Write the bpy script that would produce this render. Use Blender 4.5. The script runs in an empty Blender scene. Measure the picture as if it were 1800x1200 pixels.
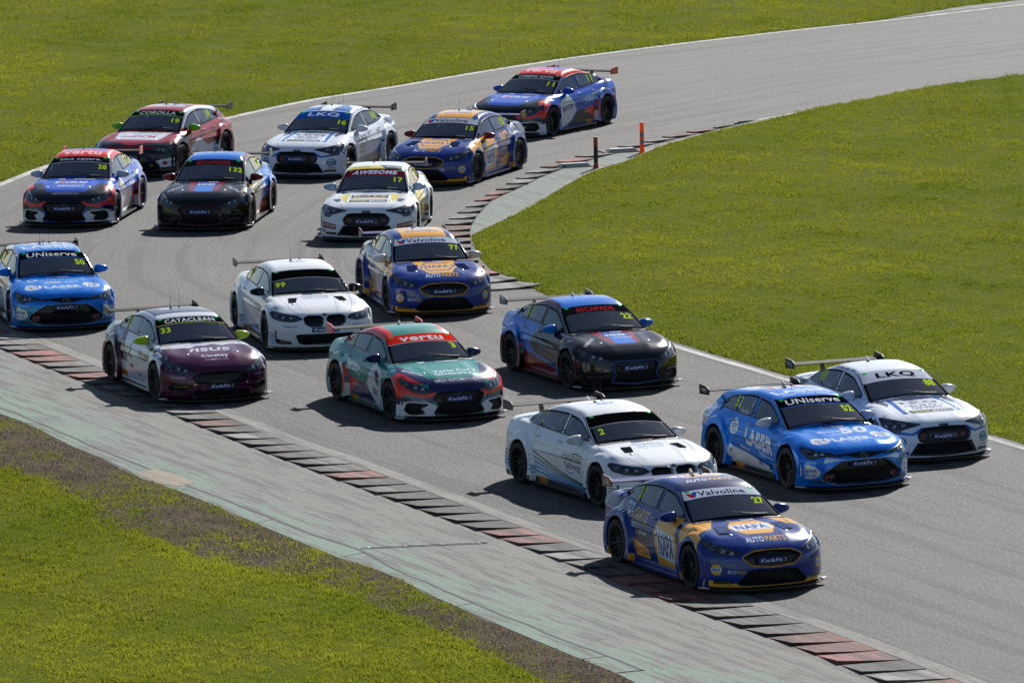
import bpy, bmesh, math, random
import numpy as np
from mathutils import Vector, Matrix, geometry
R = math.radians
random.seed(7)
rng = np.random.default_rng(11)
scn = bpy.context.scene
COL = scn.collection

# ------------------------------------------------------------------ camera
CAM_H, PITCH, ROLL, FPX = 18.2189, R(7.59364), R(-1.02104), 13479.1
cd = bpy.data.cameras.new('camera'); cam = bpy.data.objects.new('camera', cd); COL.objects.link(cam)
cd.sensor_width = 36.0; cd.lens = FPX / 1800 * 36.0; cd.clip_start = 1.0; cd.clip_end = 6000
_r0 = Vector((1, 0, 0)); _u0 = Vector((0, math.sin(PITCH), math.cos(PITCH))); _f = Vector((0, math.cos(PITCH), -math.sin(PITCH)))
_rt = math.cos(ROLL) * _r0 + math.sin(ROLL) * _u0; _up = -math.sin(ROLL) * _r0 + math.cos(ROLL) * _u0
cam.matrix_world = Matrix(((_rt.x, _up.x, -_f.x, 0), (_rt.y, _up.y, -_f.y, 0), (_rt.z, _up.z, -_f.z, CAM_H), (0, 0, 0, 1)))
scn.camera = cam
# ------------------------------------------------------------------ sky and sun
SUN_AZ, SUN_EL = R(72.0), R(32.0)            # azimuth measured from +X towards +Y
W = bpy.data.worlds.new('World'); scn.world = W; W.use_nodes = True
_n = W.node_tree.nodes; _n.clear()
_sky = _n.new('ShaderNodeTexSky'); _sky.sky_type = 'NISHITA'; _sky.sun_disc = False
_sky.sun_elevation = SUN_EL; _sky.sun_rotation = math.pi / 2 - SUN_AZ
_sky.air_density = .9; _sky.dust_density = .5; _sky.ozone_density = 1.6
_bg = _n.new('ShaderNodeBackground'); _bg.inputs[1].default_value = 0.057
_ow = _n.new('ShaderNodeOutputWorld'); W.node_tree.links.new(_sky.outputs[0], _bg.inputs[0]); W.node_tree.links.new(_bg.outputs[0], _ow.inputs[0])
sl = bpy.data.lights.new('sun', 'SUN'); sl.energy = 5.0; sl.angle = R(0.53); sl.color = (1.0, 0.965, 0.91)
sun = bpy.data.objects.new('sun', sl); COL.objects.link(sun)
_sd = Vector((math.cos(SUN_EL) * math.cos(SUN_AZ), math.cos(SUN_EL) * math.sin(SUN_AZ), math.sin(SUN_EL)))
sun.rotation_euler = _sd.to_track_quat('Z', 'Y').to_euler(); sun.location = (0, 130, 60)
scn.view_settings.view_transform = 'Standard'; scn.view_settings.look = 'None'
scn.view_settings.gamma = 1.0; scn.view_settings.use_curve_mapping = False
scn.view_settings.exposure = 0.60
scn.cycles.max_bounces = 6; scn.cycles.transparent_max_bounces = 12
scn.cycles.caustics_reflective = False; scn.cycles.caustics_refractive = False
scn.cycles.sample_clamp_indirect = 6.0

# ------------------------------------------------------------------ small helpers
def tag(o, label=None, cat=None, group=None, kind=None):
    if label: o['label'] = label
    if cat: o['category'] = cat
    if group: o['group'] = group
    if kind: o['kind'] = kind
    return o
def empty(name, parent=None, loc=(0, 0, 0), rz=0.0):
    o = bpy.data.objects.new(name, None); COL.objects.link(o); o.location = loc; o.rotation_euler = (0, 0, rz)
    o.empty_display_size = 0.2
    if parent: o.parent = parent
    return o
def link(name, me, parent=None, loc=None):
    o = bpy.data.objects.new(name, me); COL.objects.link(o)
    if parent: o.parent = parent
    if loc: o.location = loc
    return o
def mesh_from(name, V, F, mats=(), smooth=False, mi=None):
    me = bpy.data.meshes.new(name)
    V = np.asarray(V, dtype=np.float32); me.from_pydata(V.tolist(), [], F if isinstance(F, list) else F.tolist())
    for m in mats: me.materials.append(m)
    if smooth: me.polygons.foreach_set('use_smooth', [True] * len(me.polygons))
    if mi is not None: me.polygons.foreach_set('material_index', np.asarray(mi, dtype=np.int32))
    me.update(); return me
class MB:
    """collects boxes, tubes and lathes into one mesh"""
    def __init__(s): s.v = []; s.f = []; s.m = []
    def add(s, V, F, mi=0):
        b = len(s.v); s.v += [tuple(p) for p in V]; s.f += [tuple(i + b for i in f) for f in F]; s.m += [mi] * len(F)
    def box(s, c, d, rot=None, mi=0):
        V = [Vector((sx * d[0] / 2, sy * d[1] / 2, sz * d[2] / 2)) for sx in (-1, 1) for sy in (-1, 1) for sz in (-1, 1)]
        if rot is not None: V = [rot @ p for p in V]
        V = [p + Vector(c) for p in V]
        s.add(V, [(0, 1, 3, 2), (4, 6, 7, 5), (0, 4, 5, 1), (2, 3, 7, 6), (0, 2, 6, 4), (1, 5, 7, 3)], mi)
    def tube(s, pts, r, n=6, closed=False, mi=0):
        P = [Vector(p) for p in pts]; N = len(P); V = []; F = []
        for i, p in enumerate(P):
            a = P[(i - 1) % N] if (closed or i > 0) else P[i]; b = P[(i + 1) % N] if (closed or i < N - 1) else P[i]
            t = (b - a).normalized(); u = t.cross(Vector((0, 0, 1)))
            if u.length < .05: u = t.cross(Vector((1, 0, 0)))
            u.normalize(); w = t.cross(u); rr = r[i] if isinstance(r, (list, tuple)) else r
            for k in range(n):
                q = 2 * math.pi * k / n; V.append(p + rr * (math.cos(q) * u + math.sin(q) * w))
        for i in range(N if closed else N - 1):
            for k in range(n):
                a = i * n + k; b = i * n + (k + 1) % n; j = (i + 1) % N
                F.append((a, b, j * n + (k + 1) % n, j * n + k))
        if not closed: F.append(tuple(range(n - 1, -1, -1))); F.append(tuple((N - 1) * n + k for k in range(n)))
        s.add(V, F, mi)
    def lathe(s, prof, n=32, axis='Y', mi=0, close=False):
        V = []; F = []
        for (r, h) in prof:
            for k in range(n):
                q = 2 * math.pi * k / n
                V.append((r * math.cos(q), h, r * math.sin(q)) if axis == 'Y' else (r * math.cos(q), r * math.sin(q), h))
        L = len(prof)
        for i in range(L if close else L - 1):
            j = (i + 1) % L
            for k in range(n): F.append((i * n + k, i * n + (k + 1) % n, j * n + (k + 1) % n, j * n + k))
        s.add(V, F, mi)
    def prism(s, poly, h0, h1, plane='XZ', mi=0):
        n = len(poly); fn = {'XZ': lambda a, b, h: (a, h, b), 'XY': lambda a, b, h: (a, b, h), 'YZ': lambda a, b, h: (h, a, b)}[plane]
        V = [fn(a, b, h0) for a, b in poly] + [fn(a, b, h1) for a, b in poly]
        F = [tuple(range(n)), tuple(range(2 * n - 1, n - 1, -1))] + [(i, (i + 1) % n, n + (i + 1) % n, n + i) for i in range(n)]
        s.add(V, F, mi)
    def mesh(s, name, mats, smooth=False):
        me = mesh_from(name, s.v, s.f, mats, smooth, s.m)
        bm = bmesh.new(); bm.from_mesh(me); bmesh.ops.recalc_face_normals(bm, faces=bm.faces); bm.to_mesh(me); bm.free()
        if smooth: me.set_sharp_from_angle(angle=R(38))
        return me

class NT:
    """tiny node tree writer"""
    def __init__(s, name):
        s.m = bpy.data.materials.new(name); s.m.use_nodes = True; s.t = s.m.node_tree; s.t.nodes.clear()
        s.out = s.t.nodes.new('ShaderNodeOutputMaterial')
    def n(s, typ, **kw):
        nd = s.t.nodes.new(typ)
        for k, v in kw.items():
            if k.startswith('i_'):
                key = k[2:]; key = int(key) if key.isdigit() else key.replace('_', ' ')
                if hasattr(v, 'is_output'): s.t.links.new(v, nd.inputs[key])
                else: nd.inputs[key].default_value = v
            else: setattr(nd, k, v)
        return nd
    def math(s, op, a, b=None, c=None, clamp=False):
        nd = s.t.nodes.new('ShaderNodeMath'); nd.operation = op; nd.use_clamp = clamp
        for i, v in enumerate((a, b, c)):
            if v is None: continue
            if hasattr(v, 'is_output'): s.t.links.new(v, nd.inputs[i])
            else: nd.inputs[i].default_value = v
        return nd.outputs[0]
    def mix(s, fac, a, b):
        nd = s.t.nodes.new('ShaderNodeMix'); nd.data_type = 'RGBA'
        for i, v in ((0, fac), (6, a), (7, b)):
            if hasattr(v, 'is_output'): s.t.links.new(v, nd.inputs[i])
            else: nd.inputs[i].default_value = v if i == 0 else (*v[:3], 1)
        return nd.outputs[2]
    def noise(s, vec, scale, detail=3, rough=.55, dist=0):
        nd = s.n('ShaderNodeTexNoise', i_Scale=scale, i_Detail=detail, i_Roughness=rough, i_Distortion=dist)
        if vec is not None: s.t.links.new(vec, nd.inputs['Vector'])
        return nd.outputs[0]
    def ramp(s, fac, stops, interp='LINEAR'):
        nd = s.t.nodes.new('ShaderNodeValToRGB'); s.t.links.new(fac, nd.inputs[0]); cr = nd.color_ramp; cr.interpolation = interp
        while len(cr.elements) < len(stops): cr.elements.new(.5)
        for e, (p, c) in zip(cr.elements, stops):
            e.position = p; e.color = (c, c, c, 1) if isinstance(c, (int, float)) else (*c[:3], 1)
        return nd.outputs[0]
    def bsdf(s, **kw):
        nd = s.n('ShaderNodeBsdfPrincipled', **kw); return nd
    def done(s, sh):
        s.t.links.new(sh, s.out.inputs[0]); return s.m
def plain(name, col, rough=.5, metal=0.0, coat=0.0, spec=.5, noise=0.0, scale=30):
    t = NT(name)
    b = t.bsdf(i_Roughness=rough, i_Metallic=metal); b.inputs['Coat Weight'].default_value = coat; b.inputs['Specular IOR Level'].default_value = spec
    if noise:
        tc = t.n('ShaderNodeTexCoord').outputs['Object']; nz = t.noise(tc, scale, 4)
        c = t.mix(nz, [v * (1 - noise) for v in col], [min(1, v * (1 + noise)) for v in col]); t.t.links.new(c, b.inputs['Base Color'])
    else: b.inputs['Base Color'].default_value = (*col, 1)
    return t.done(b.outputs[0])
def srgb(c):
    return tuple(((v / 255) / 12.92 if v / 255 <= .04045 else (((v / 255) + .055) / 1.055) ** 2.4) for v in c)

M_TYRE = plain('tyre_rubber', (.012, .012, .013), .75, noise=.3, scale=60)
M_RIM = plain('dark_alloy', (.022, .023, .025), .32, .75)
M_CARBON = plain('carbon_black', (.012, .012, .014), .30, coat=.5)
M_BLACK = plain('matt_black', (.010, .010, .011), .6)
M_TRIM = plain('gloss_black_trim', (.008, .008, .010), .2)
M_CABIN = plain('cabin_dark', (.035, .036, .04), .7)
M_CAGE = plain('roll_cage_paint', (.38, .40, .43), .4)
M_CHROME = plain('chrome', (.55, .56, .58), .15, 1.0)
M_LENS = plain('headlight_lamp_chrome', (.45, .48, .52), .12, 1.0)
M_RED = plain('tail_light_red', (.35, .01, .012), .15, coat=1)
M_SILV = plain('light_grey_plate', (.48, .49, .50), .35)
M_SUIT = plain('race_suit', (.10, .12, .20), .8)
M_SKIN = plain('helmet_white', (.55, .56, .58), .2, coat=1)

# ------------------------------------------------------------------ curves and distance fields
def crv(pts):
    """monotone cubic through pts, vectorised"""
    X = np.array([p[0] for p in pts], float); Y = np.array([p[1] for p in pts], float)
    h = np.diff(X); d = np.diff(Y) / h; m = np.zeros(len(X)); m[0], m[-1] = d[0], d[-1]
    for i in range(1, len(X) - 1):
        m[i] = 0 if d[i - 1] * d[i] <= 0 else 2 * d[i - 1] * d[i] / (d[i - 1] + d[i])
    def f(x):
        x = np.clip(x, X[0], X[-1]); i = np.clip(np.searchsorted(X, x) - 1, 0, len(h) - 1)
        t = (x - X[i]) / h[i]
        return ((1 + 2 * t) * (1 - t) ** 2 * Y[i] + t * (1 - t) ** 2 * h[i] * m[i] + t * t * (3 - 2 * t) * Y[i + 1] + t * t * (t - 1) * h[i] * m[i + 1])
    return f
def smax(a, b, k):
    h = np.maximum(k - np.abs(a - b), 0) / k
    return np.maximum(a, b) + h * h * k * .25
def smin(a, b, k): return -smax(-a, -b, k)
def sst(t):
    t = np.clip(t, 0, 1); return t * t * (3 - 2 * t)
def pd(px, py, poly):
    """signed distance to a 2-D polygon"""
    px, py = np.broadcast_arrays(px, py); d = np.full(px.shape, 1e9); s = np.ones(px.shape); n = len(poly)
    for i in range(n):
        ax, ay = poly[i]; bx, by = poly[(i - 1) % n]
        ex, ey = bx - ax, by - ay; wx, wy = px - ax, py - ay
        t = np.clip((wx * ex + wy * ey) / (ex * ex + ey * ey + 1e-12), 0, 1)
        d = np.minimum(d, (wx - ex * t) ** 2 + (wy - ey * t) ** 2)
        c1 = py >= ay; c2 = py < by; c3 = ex * wy > ey * wx
        s = np.where((c1 & c2 & c3) | (~c1 & ~c2 & ~c3), -s, s)
    return s * np.sqrt(d)
def round_poly(poly, it=2, keep=.22):
    P = [tuple(p) for p in poly]
    for _ in range(it):
        Q = []
        for i in range(len(P)):
            a, b = P[i], P[(i + 1) % len(P)]
            Q.append((a[0] + (b[0] - a[0]) * keep, a[1] + (b[1] - a[1]) * keep)); Q.append((b[0] + (a[0] - b[0]) * keep, b[1] + (a[1] - b[1]) * keep))
        P = Q; keep = .25
    return P
def resample(poly, step):
    out = []
    for i in range(len(poly)):
        a = np.array(poly[i]); b = np.array(poly[(i + 1) % len(poly)]); n = max(1, int(np.ceil(np.hypot(*(b - a)) / step)))
        for k in range(n): out.append(tuple(a + (b - a) * k / n))
    return out
def sym(half):
    return [tuple(p) for p in half] + [(-p[0], p[1]) for p in reversed(half) if abs(p[0]) > 1e-6]

def surface_nets(fn, lo, hi, h, symmetric=False):
    """quads on the zero level of fn"""
    ax = [np.arange(lo[i], hi[i] + h, h) for i in range(3)]
    if symmetric: ax[1] = np.arange(0, hi[1] + h / 2, h)
    X = ax[0][:, None, None]; Y = ax[1][None, :, None]; Z = ax[2][None, None, :]
    v = fn(X, Y, Z).astype(np.float32)
    if symmetric: v = np.concatenate([v[:, :0:-1], v], 1); ax[1] = np.concatenate([-ax[1][:0:-1], ax[1]])
    s = v < 0
    nx, ny, nz = v.shape
    c = [s[i:nx - 1 + i, j:ny - 1 + j, k:nz - 1 + k] for i in (0, 1) for j in (0, 1) for k in (0, 1)]
    cnt = sum(a.astype(np.int8) for a in c); act = (cnt > 0) & (cnt < 8)
    idx = np.argwhere(act); N = len(idx); lut = np.full(act.shape, -1, np.int64); lut[act] = np.arange(N)
    off = [(i, j, k) for i in (0, 1) for j in (0, 1) for k in (0, 1)]
    cv = np.stack([v[idx[:, 0] + o[0], idx[:, 1] + o[1], idx[:, 2] + o[2]] for o in off], 1)
    acc = np.zeros((N, 3)); n = np.zeros(N)
    for a in range(8):
        for b in range(a + 1, 8):
            da = np.array(off[b]) - np.array(off[a])
            if np.abs(da).sum() != 1: continue
            va, vb = cv[:, a], cv[:, b]; m = (va < 0) != (vb < 0)
            t = np.where(m, va / np.where(m, va - vb, 1), 0)
            acc += np.where(m[:, None], np.array(off[a]) + t[:, None] * da, 0); n += m
    P = (idx + acc / n[:, None]) * h + np.array([a[0] for a in ax])
    Q = []
    for axis in range(3):
        sl0 = [slice(None)] * 3; sl1 = [slice(None)] * 3; sl0[axis] = slice(0, -1); sl1[axis] = slice(1, None)
        a, b = s[tuple(sl0)], s[tuple(sl1)]; e = np.argwhere(a != b); u, w = [k for k in range(3) if k != axis]
        e = e[(e[:, u] > 0) & (e[:, w] > 0) & (e[:, u] < act.shape[u]) & (e[:, w] < act.shape[w])]
        flip = a[tuple(e.T)]
        def cell(du, dw):
            q = e.copy(); q[:, u] -= du; q[:, w] -= dw; return lut[tuple(q.T)]
        q = np.stack([cell(1, 1), cell(0, 1), cell(0, 0), cell(1, 0)], 1)
        if axis == 1: flip = ~flip
        q[~flip] = q[~flip][:, ::-1]; Q.append(q)
    return P, np.concatenate(Q)
def grad(fn, P, e=.004):
    g = np.empty_like(P)
    for i in range(3):
        a = P.copy(); b = P.copy(); a[:, i] += e; b[:, i] -= e
        g[:, i] = (fn(a[:, 0], a[:, 1], a[:, 2]) - fn(b[:, 0], b[:, 1], b[:, 2])) / (2 * e)
    return g

# ------------------------------------------------------------------ the six car shapes
def model(kind):
    m = dict(kind=kind)
    wb = dict(F=2.70, B=2.85, C=2.64, A=2.63, H=2.65, M=2.73)[kind]
    f, r = wb / 2, -wb / 2; m['f'], m['r'] = f, r
    # hood / deck centre profile (rear to front)
    deck = dict(F=[(r - .86, .93), (r - .75, .985), (r - .45, 1.0), (r + .1, .97)],
                B=[(r - .88, .93), (r - .80, .99), (r - .40, .985), (r + .1, .96)],
                A=[(r - .88, .93), (r - .80, .985), (r - .42, .985), (r + .1, .96)],
                M=[(r - .88, .90), (r - .78, .965), (r - .42, .975), (r + .1, .95)],
                H=[(r - .88, .93), (r - .78, .99), (r - .45, .985), (r + .1, .96)],
                C=[(r - .80, .86), (r - .70, .90), (r - .40, .93), (r + .1, .94)])[kind]
    dz = dict(F=.0, B=-.01, C=.025, A=.025, H=.01, M=-.005)[kind]
    nose = dict(F=.655, B=.690, A=.660, M=.640, H=.650, C=.665)[kind]
    m['h'] = crv(deck + [(r + .9, .92), (f - .9, .895), (f - .44, .900 - dz), (f - .15, .880 - dz), (f + .2, .832 - dz), (f + .5, .772 - dz * .5), (f + .70, nose + .045), (f + .80, nose), (f + .90, nose - .12)])
    m['nose'] = nose
    roofr = dict(F=[(r - .35, 1.10), (r - .0, 1.20), (r + .4, 1.275)], B=[(r - .35, 1.10), (r + .05, 1.215), (r + .45, 1.28)],
                 A=[(r - .35, 1.08), (r + .05, 1.20), (r + .42, 1.265)], M=[(r - .4, 1.07), (r + .0, 1.19), (r + .4, 1.265)],
                 H=[(r - .55, 1.05), (r - .2, 1.15), (r + .3, 1.265)], C=[(r - .45, 1.19), (r - .1, 1.24), (r + .35, 1.285)])[kind]
    rz = dict(F=.032, B=.028, C=.0, A=.002, H=.034, M=.012)[kind]; m['hr'] = crv([(a, b + rz * .9) for a, b in roofr] + [(f - 1.85, 1.325 + rz), (f - 1.45, 1.318 + rz * .9), (f - 1.14, 1.283 + rz * .3), (f - .9, 1.20)])
    # rear glass: centre line from (x at z=1.24) down to (x at z=.97)
    rg = dict(F=(r + .25, r - .50), B=(r + .42, r - .32), A=(r + .40, r - .34), M=(r + .38, r - .38), H=(r + .38, r - .62), C=(r - .30, r - .66))[kind]
    m['rg'] = rg
    m['xw'] = f - .44      # wind screen centre base at z .93
    xf = crv([(.05, f + .80), (.14, f + .86), (.30, f + .875), (.50, f + .855), (.60, f + .815), (.68, f + .745), (.76, f + .60), (.95, f + .3)])
    xr = crv([(.05, r - .70), (.2, r - .80), (.45, r - .87), (.7, r - .875), (.9, r - .86), (1.0, r - .82)])
    wz = crv([(.05, .83), (.14, .865), (.3, .885), (.5, .895), (.66, .885), (.78, .862), (.88, .815), (1.0, .76)])
    plan = dict(F=.40, B=.42, C=.38, A=.34, H=.42, M=.40)[kind]
    hoodcut = crv([(r - 1.2, .05), (r, .045), (f - .9, .03), (f - .3, .05), (f + .4, .075), (f + .9, .06)])
    def lower(x, y, z):
        y = np.abs(y); df = np.hypot(x - f, z - .325); dr = np.hypot(x - r, z - .325)
        H = m['h'](x) - hoodcut(x) * (y / .85) ** 2.6
        fb = np.exp(-((y - .73) / .14) ** 2) * np.exp(-((x - f - .02) / .36) ** 4) * .026
        rb = np.exp(-((y - .76) / .10) ** 2) * np.exp(-((x - r) / .40) ** 4) * .03
        crease = np.exp(-((y - (.36 + .10 * (f + .3 - x))) / .08) ** 2) * .006 * sst((x - (f - .5)) / .3)
        top = (z - H - fb - rb - crease) * .96
        fl = np.maximum(sst((.515 - df) / .045), sst((.52 - dr) / .05))
        fl = np.maximum(fl, sst((x - f - .25) / .2) * sst((.60 - z) / .12) * .75)
        ww = wz(z) - .022 * np.exp(-((x) / .75) ** 4) * sst((.75 - z) / .3) - .06 * sst((x - f - .1) / .8) * sst((z - .5) / .3) - .05 * sst((r - x - .1) / .8)
        # door scallop: waist line
        ww = ww + .012 * np.exp(-((z - .72 - .05 * (-x) / 2) / .035) ** 2)
        ww = ww * (1 - fl) + fl * (.962 - .10 * sst((z - .62) / .3))
        side = y - ww
        fr = (x - (xf(z) - plan * (np.minimum(y, 1.1) / .93) ** 3.2)) * .82
        rr = ((xr(z) + .24 * (np.minimum(y, 1.1) / .9) ** 3) - x) * .9
        a = smax(top, side, .10); a = smax(a, fr, .085); a = smax(a, rr, .06)
        return smax(a, .085 - z, .03)
    def gh(x, y, z):
        y = np.abs(y)
        sd = (y - (.785 - .52 * (z - .88) - .05 * np.clip((x - (f - 1.75)) / 1.2, -1.6, 1.6) ** 2)) * .90
        tp = z - (m['hr'](x) - .045 * (y / .6) ** 2.4)
        sl = (1.14 - .45) / (1.283 - .935)
        fr = (x - (m['xw'] - sl * (z - .935) - .25 * y * y)) * .46
        rsl = (rg[0] - rg[1]) / (1.24 - .97)
        n = 1 / math.hypot(1, rsl)
        rr = ((rg[1] + rsl * (z - .97) + .16 * y * y) - x) * n
        a = smax(sd, tp, .075); a = smax(a, fr, .035); a = smax(a, rr, .05)
        a = np.maximum(np.maximum(a, (rg[1] - .015) - x), x - (m['xw'] + .03))
        return smax(a, .6 - z, .02)
    def outer(x, y, z): return smin(lower(x, y, z), gh(x, y, z), .03)
    m['lower'], m['gh'], m['outer'] = lower, gh, outer
    # side glass (x, z)
    zt = {'F': 1.225, 'B': 1.215, 'A': 1.205, 'M': 1.21, 'H': 1.215, 'C': 1.215}[kind]
    bl = {'F': (.925, .955), 'B': (.915, .95), 'A': (.90, .945), 'M': (.91, .945), 'H': (.905, .965), 'C': (.90, .95)}[kind]
    xq = {'F': r - .12, 'B': r - .02, 'A': r - .02, 'M': r - .08, 'H': r - .16, 'C': r - .14}[kind]
    xb = f - 1.60; xc = r + .42 if kind != 'H' else r + .36
    zb = lambda x: bl[0] + (bl[1] - bl[0]) * (f - .75 - x) / (f - .75 - xq)
    topz = crv([(xq, zb(xq) + .06), (xq + .12, zb(xq) + .15), (r + .45, zt - .025), (f - 1.75, zt + .012), (f - 1.25, zt - .03), (f - .95, zt - .145), (f - .66, zb(f - .66) + .03)])
    def wpoly(x0, x1, n=7):
        xs = np.linspace(x0, x1, n); return [(x, zb(x)) for x in xs] + [(x, float(topz(x))) for x in xs[::-1]]
    m['side_windows'] = [('front_side_window', wpoly(f - .74, xb + .035, 9)), ('rear_side_window', wpoly(xb - .035, xc + .015, 9)), ('quarter_window', wpoly(xc - .02, xq + .01, 6))]
    allp = wpoly(f - .70, xq - .012, 16)
    m['dlo'] = allp; m['xb'], m['xc'], m['zb'] = xb, xc, zb
    # recesses in the front (y, z)
    front = dict(
        F=[sym([(0, .625), (.30, .612), (.45, .55), (.46, .51), (.33, .405), (0, .385)]), sym([(0, .345), (.37, .345), (.55, .165), (.50, .13), (0, .125)])],
        B=[[(.025, .60), (.07, .655), (.30, .66), (.385, .62), (.37, .53), (.29, .475), (.06, .47)], [(-.025, .60), (-.07, .655), (-.30, .66), (-.385, .62), (-.37, .53), (-.29, .475), (-.06, .47)], sym([(0, .335), (.54, .335), (.47, .16), (0, .15)])],
        C=[sym([(0, .50), (.40, .485), (.66, .30), (.68, .22), (.52, .14), (0, .125)])],
        A=[sym([(0, .585), (.37, .575), (.47, .47), (.43, .35), (.0, .345)]), sym([(0, .325), (.43, .325), (.58, .15), (0, .125)])],
        H=[sym([(0, .525), (.36, .52), (.45, .46), (.36, .30), (.46, .17), (0, .13)]), [(.52, .335), (.83, .345), (.87, .22), (.80, .15), (.58, .17), (.64, .26)], [(-.52, .335), (-.83, .345), (-.87, .22), (-.80, .15), (-.58, .17), (-.64, .26)]],
        M=[sym([(0, .545), (.38, .535), (.50, .46), (.42, .36), (0, .335)]), [(.50, .32), (.83, .35), (.85, .25), (.60, .22)], [(-.50, .32), (-.83, .35), (-.85, .25), (-.60, .22)], sym([(0, .24), (.46, .24), (.52, .15), (0, .125)])])[kind]
    m['recess'] = [round_poly(p, 1, .12) for p in front]
    ws_half = crv([(0.0, .715), (.5, .655), (1.0, .575)]); m['ws_half'] = ws_half
    wsz = lambda v, u: .918 - dz + (1.262 - .918 + dz) * v - (.055 - .02 * v) * np.abs(u) ** 2.2
    m['wsz'] = wsz
    us = np.linspace(-1, 1, 13)
    wspoly = [(u * .955 * ws_half(0.06), wsz(.09, u)) for u in us] + [(u * .955 * ws_half(.95), wsz(.955, u)) for u in us[::-1]]
    rwpoly = [(u * .60, .985 - .02 * u * u) for u in us] + [(u * .48, 1.225 - .02 * u * u) for u in us[::-1]]
    m['rwpoly'] = rwpoly
    def cavity(x, y, z, g=None):
        ya = np.abs(y)
        a = smax((gh(x, y, z) if g is None else g) + .045, .8 - z, .02)
        b = np.maximum(np.maximum(ya - .71, .28 - z), np.maximum(z - .96, np.maximum(x - (f - .78), (r + .12) - x)))
        return smin(a, b, .04)
    m['cavity'] = cavity
    def full(x, y, z):
        ya = np.abs(y); g = gh(x, y, z); o = smin(lower(x, y, z), g, .03)
        ops = np.minimum.reduce([pd(x, z, p[::2] if len(p) > 14 else p) for _, p in m['side_windows']]) + .012
        ops = np.maximum(ops, .35 - ya); ops = np.maximum(ops, np.abs(g) - .10)
        wsp = np.maximum(np.maximum(pd(y, z, wspoly), np.abs(g) - .09), (f - 1.45) - x)
        rwp = np.maximum(np.maximum(pd(y, z, rwpoly), np.abs(g) - .09), x - (r + .55))
        arch = np.minimum(np.hypot(x - f, z - .335), np.hypot(x - r, z - .335)) - .362
        arch = np.maximum(arch, .60 - ya)
        q = np.maximum(o, -cavity(x, y, z, g))
        q = np.maximum(q, -ops); q = np.maximum(q, -wsp); q = np.maximum(q, -rwp); q = smax(q, -arch, .012)
        rec = np.minimum.reduce([pd(y, z, p) for p in m['recess']])
        rec = np.maximum(np.maximum(rec, -(o + .055)), (f + .2) - x)
        return smax(q, -rec, .008)
    m['full'] = full
    return m

def project(fn, P, d, span=1.6, n=54):
    """march points along d until fn changes sign"""
    P = np.asarray(P, float); d = np.asarray(d, float); t = np.zeros(len(P)); done = np.zeros(len(P), bool); lo = np.zeros(len(P)); hi = np.full(len(P), span)
    prev = fn(P[:, 0], P[:, 1], P[:, 2]) < 0
    for k in range(1, n + 1):
        tt = span * k / n; Q = P + d * tt; s = fn(Q[:, 0], Q[:, 1], Q[:, 2]) < 0
        new = s & ~done; lo[new] = tt - span / n; hi[new] = tt; done |= s
    for _ in range(8):
        mid = (lo + hi) / 2; Q = P + d * mid[:, None]; s = fn(Q[:, 0], Q[:, 1], Q[:, 2]) < 0
        hi = np.where(s, mid, hi); lo = np.where(s, lo, mid)
    return P + d * hi[:, None], done

def patch(fn, poly, plane, sgn, off=.004, rings=(1, .9, .72, .5, .25), step=.025):
    """star-shaped outline projected on the body; returns verts, faces, uv, outline"""
    pl = resample(poly, step); c = np.mean(np.array(poly), 0); n = len(pl); A = np.array(pl)
    pts = np.concatenate([c + (A - c) * s for s in rings] + [c[None]])
    if plane == 'side': P0 = np.stack([pts[:, 0], np.full(len(pts), 1.25 * sgn), pts[:, 1]], 1); d = np.array([0, -sgn, 0.])
    else: P0 = np.stack([np.full(len(pts), 2.5), pts[:, 0], pts[:, 1]], 1); d = np.array([-1., 0, 0])
    Q, ok = project(fn, P0, d)
    g = grad(fn, Q); g /= np.linalg.norm(g, axis=1)[:, None] + 1e-9; Q = Q + g * off
    F = []
    for k in range(len(rings) - 1):
        for i in range(n): F.append((k * n + i, k * n + (i + 1) % n, (k + 1) * n + (i + 1) % n, (k + 1) * n + i))
    b = (len(rings) - 1) * n
    for i in range(n): F.append((b + i, b + (i + 1) % n, len(rings) * n))
    if (plane == 'side' and sgn > 0): F = [f[::-1] for f in F]
    a2 = sum(pl[i][0] * pl[(i + 1) % n][1] - pl[(i + 1) % n][0] * pl[i][1] for i in range(n))
    if a2 < 0: F = [f[::-1] for f in F]
    return Q, F, pts, g, n

# ------------------------------------------------------------------ printing: small painted sheets for liveries
_tc = {}
def glyphs(txt, bold):
    k = (txt, bold)
    if k in _tc: return _tc[k]
    cu = bpy.data.curves.new('t', 'FONT'); cu.body = txt; cu.size = 1.0; cu.resolution_u = 3; cu.offset = .013 * bold; cu.fill_mode = 'FRONT'
    if bold: cu.space_character = 1.0 + .035 * bold
    o = bpy.data.objects.new('t', cu); COL.objects.link(o)
    me = o.to_mesh(); me.calc_loop_triangles()
    V = np.array([v.co[:2] for v in me.vertices], float).reshape(-1, 2); T = np.array([t.vertices[:] for t in me.loop_triangles], int).reshape(-1, 3)
    o.to_mesh_clear(); bpy.data.objects.remove(o); bpy.data.curves.remove(cu)
    if len(V):
        lo, hi = V.min(0), V.max(0); V = (V - lo) / (hi[1] - lo[1] + 1e-9); w = (hi[0] - lo[0]) / (hi[1] - lo[1] + 1e-9)
    else: w = 1
    _tc[k] = (V, T, w); return _tc[k]
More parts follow.
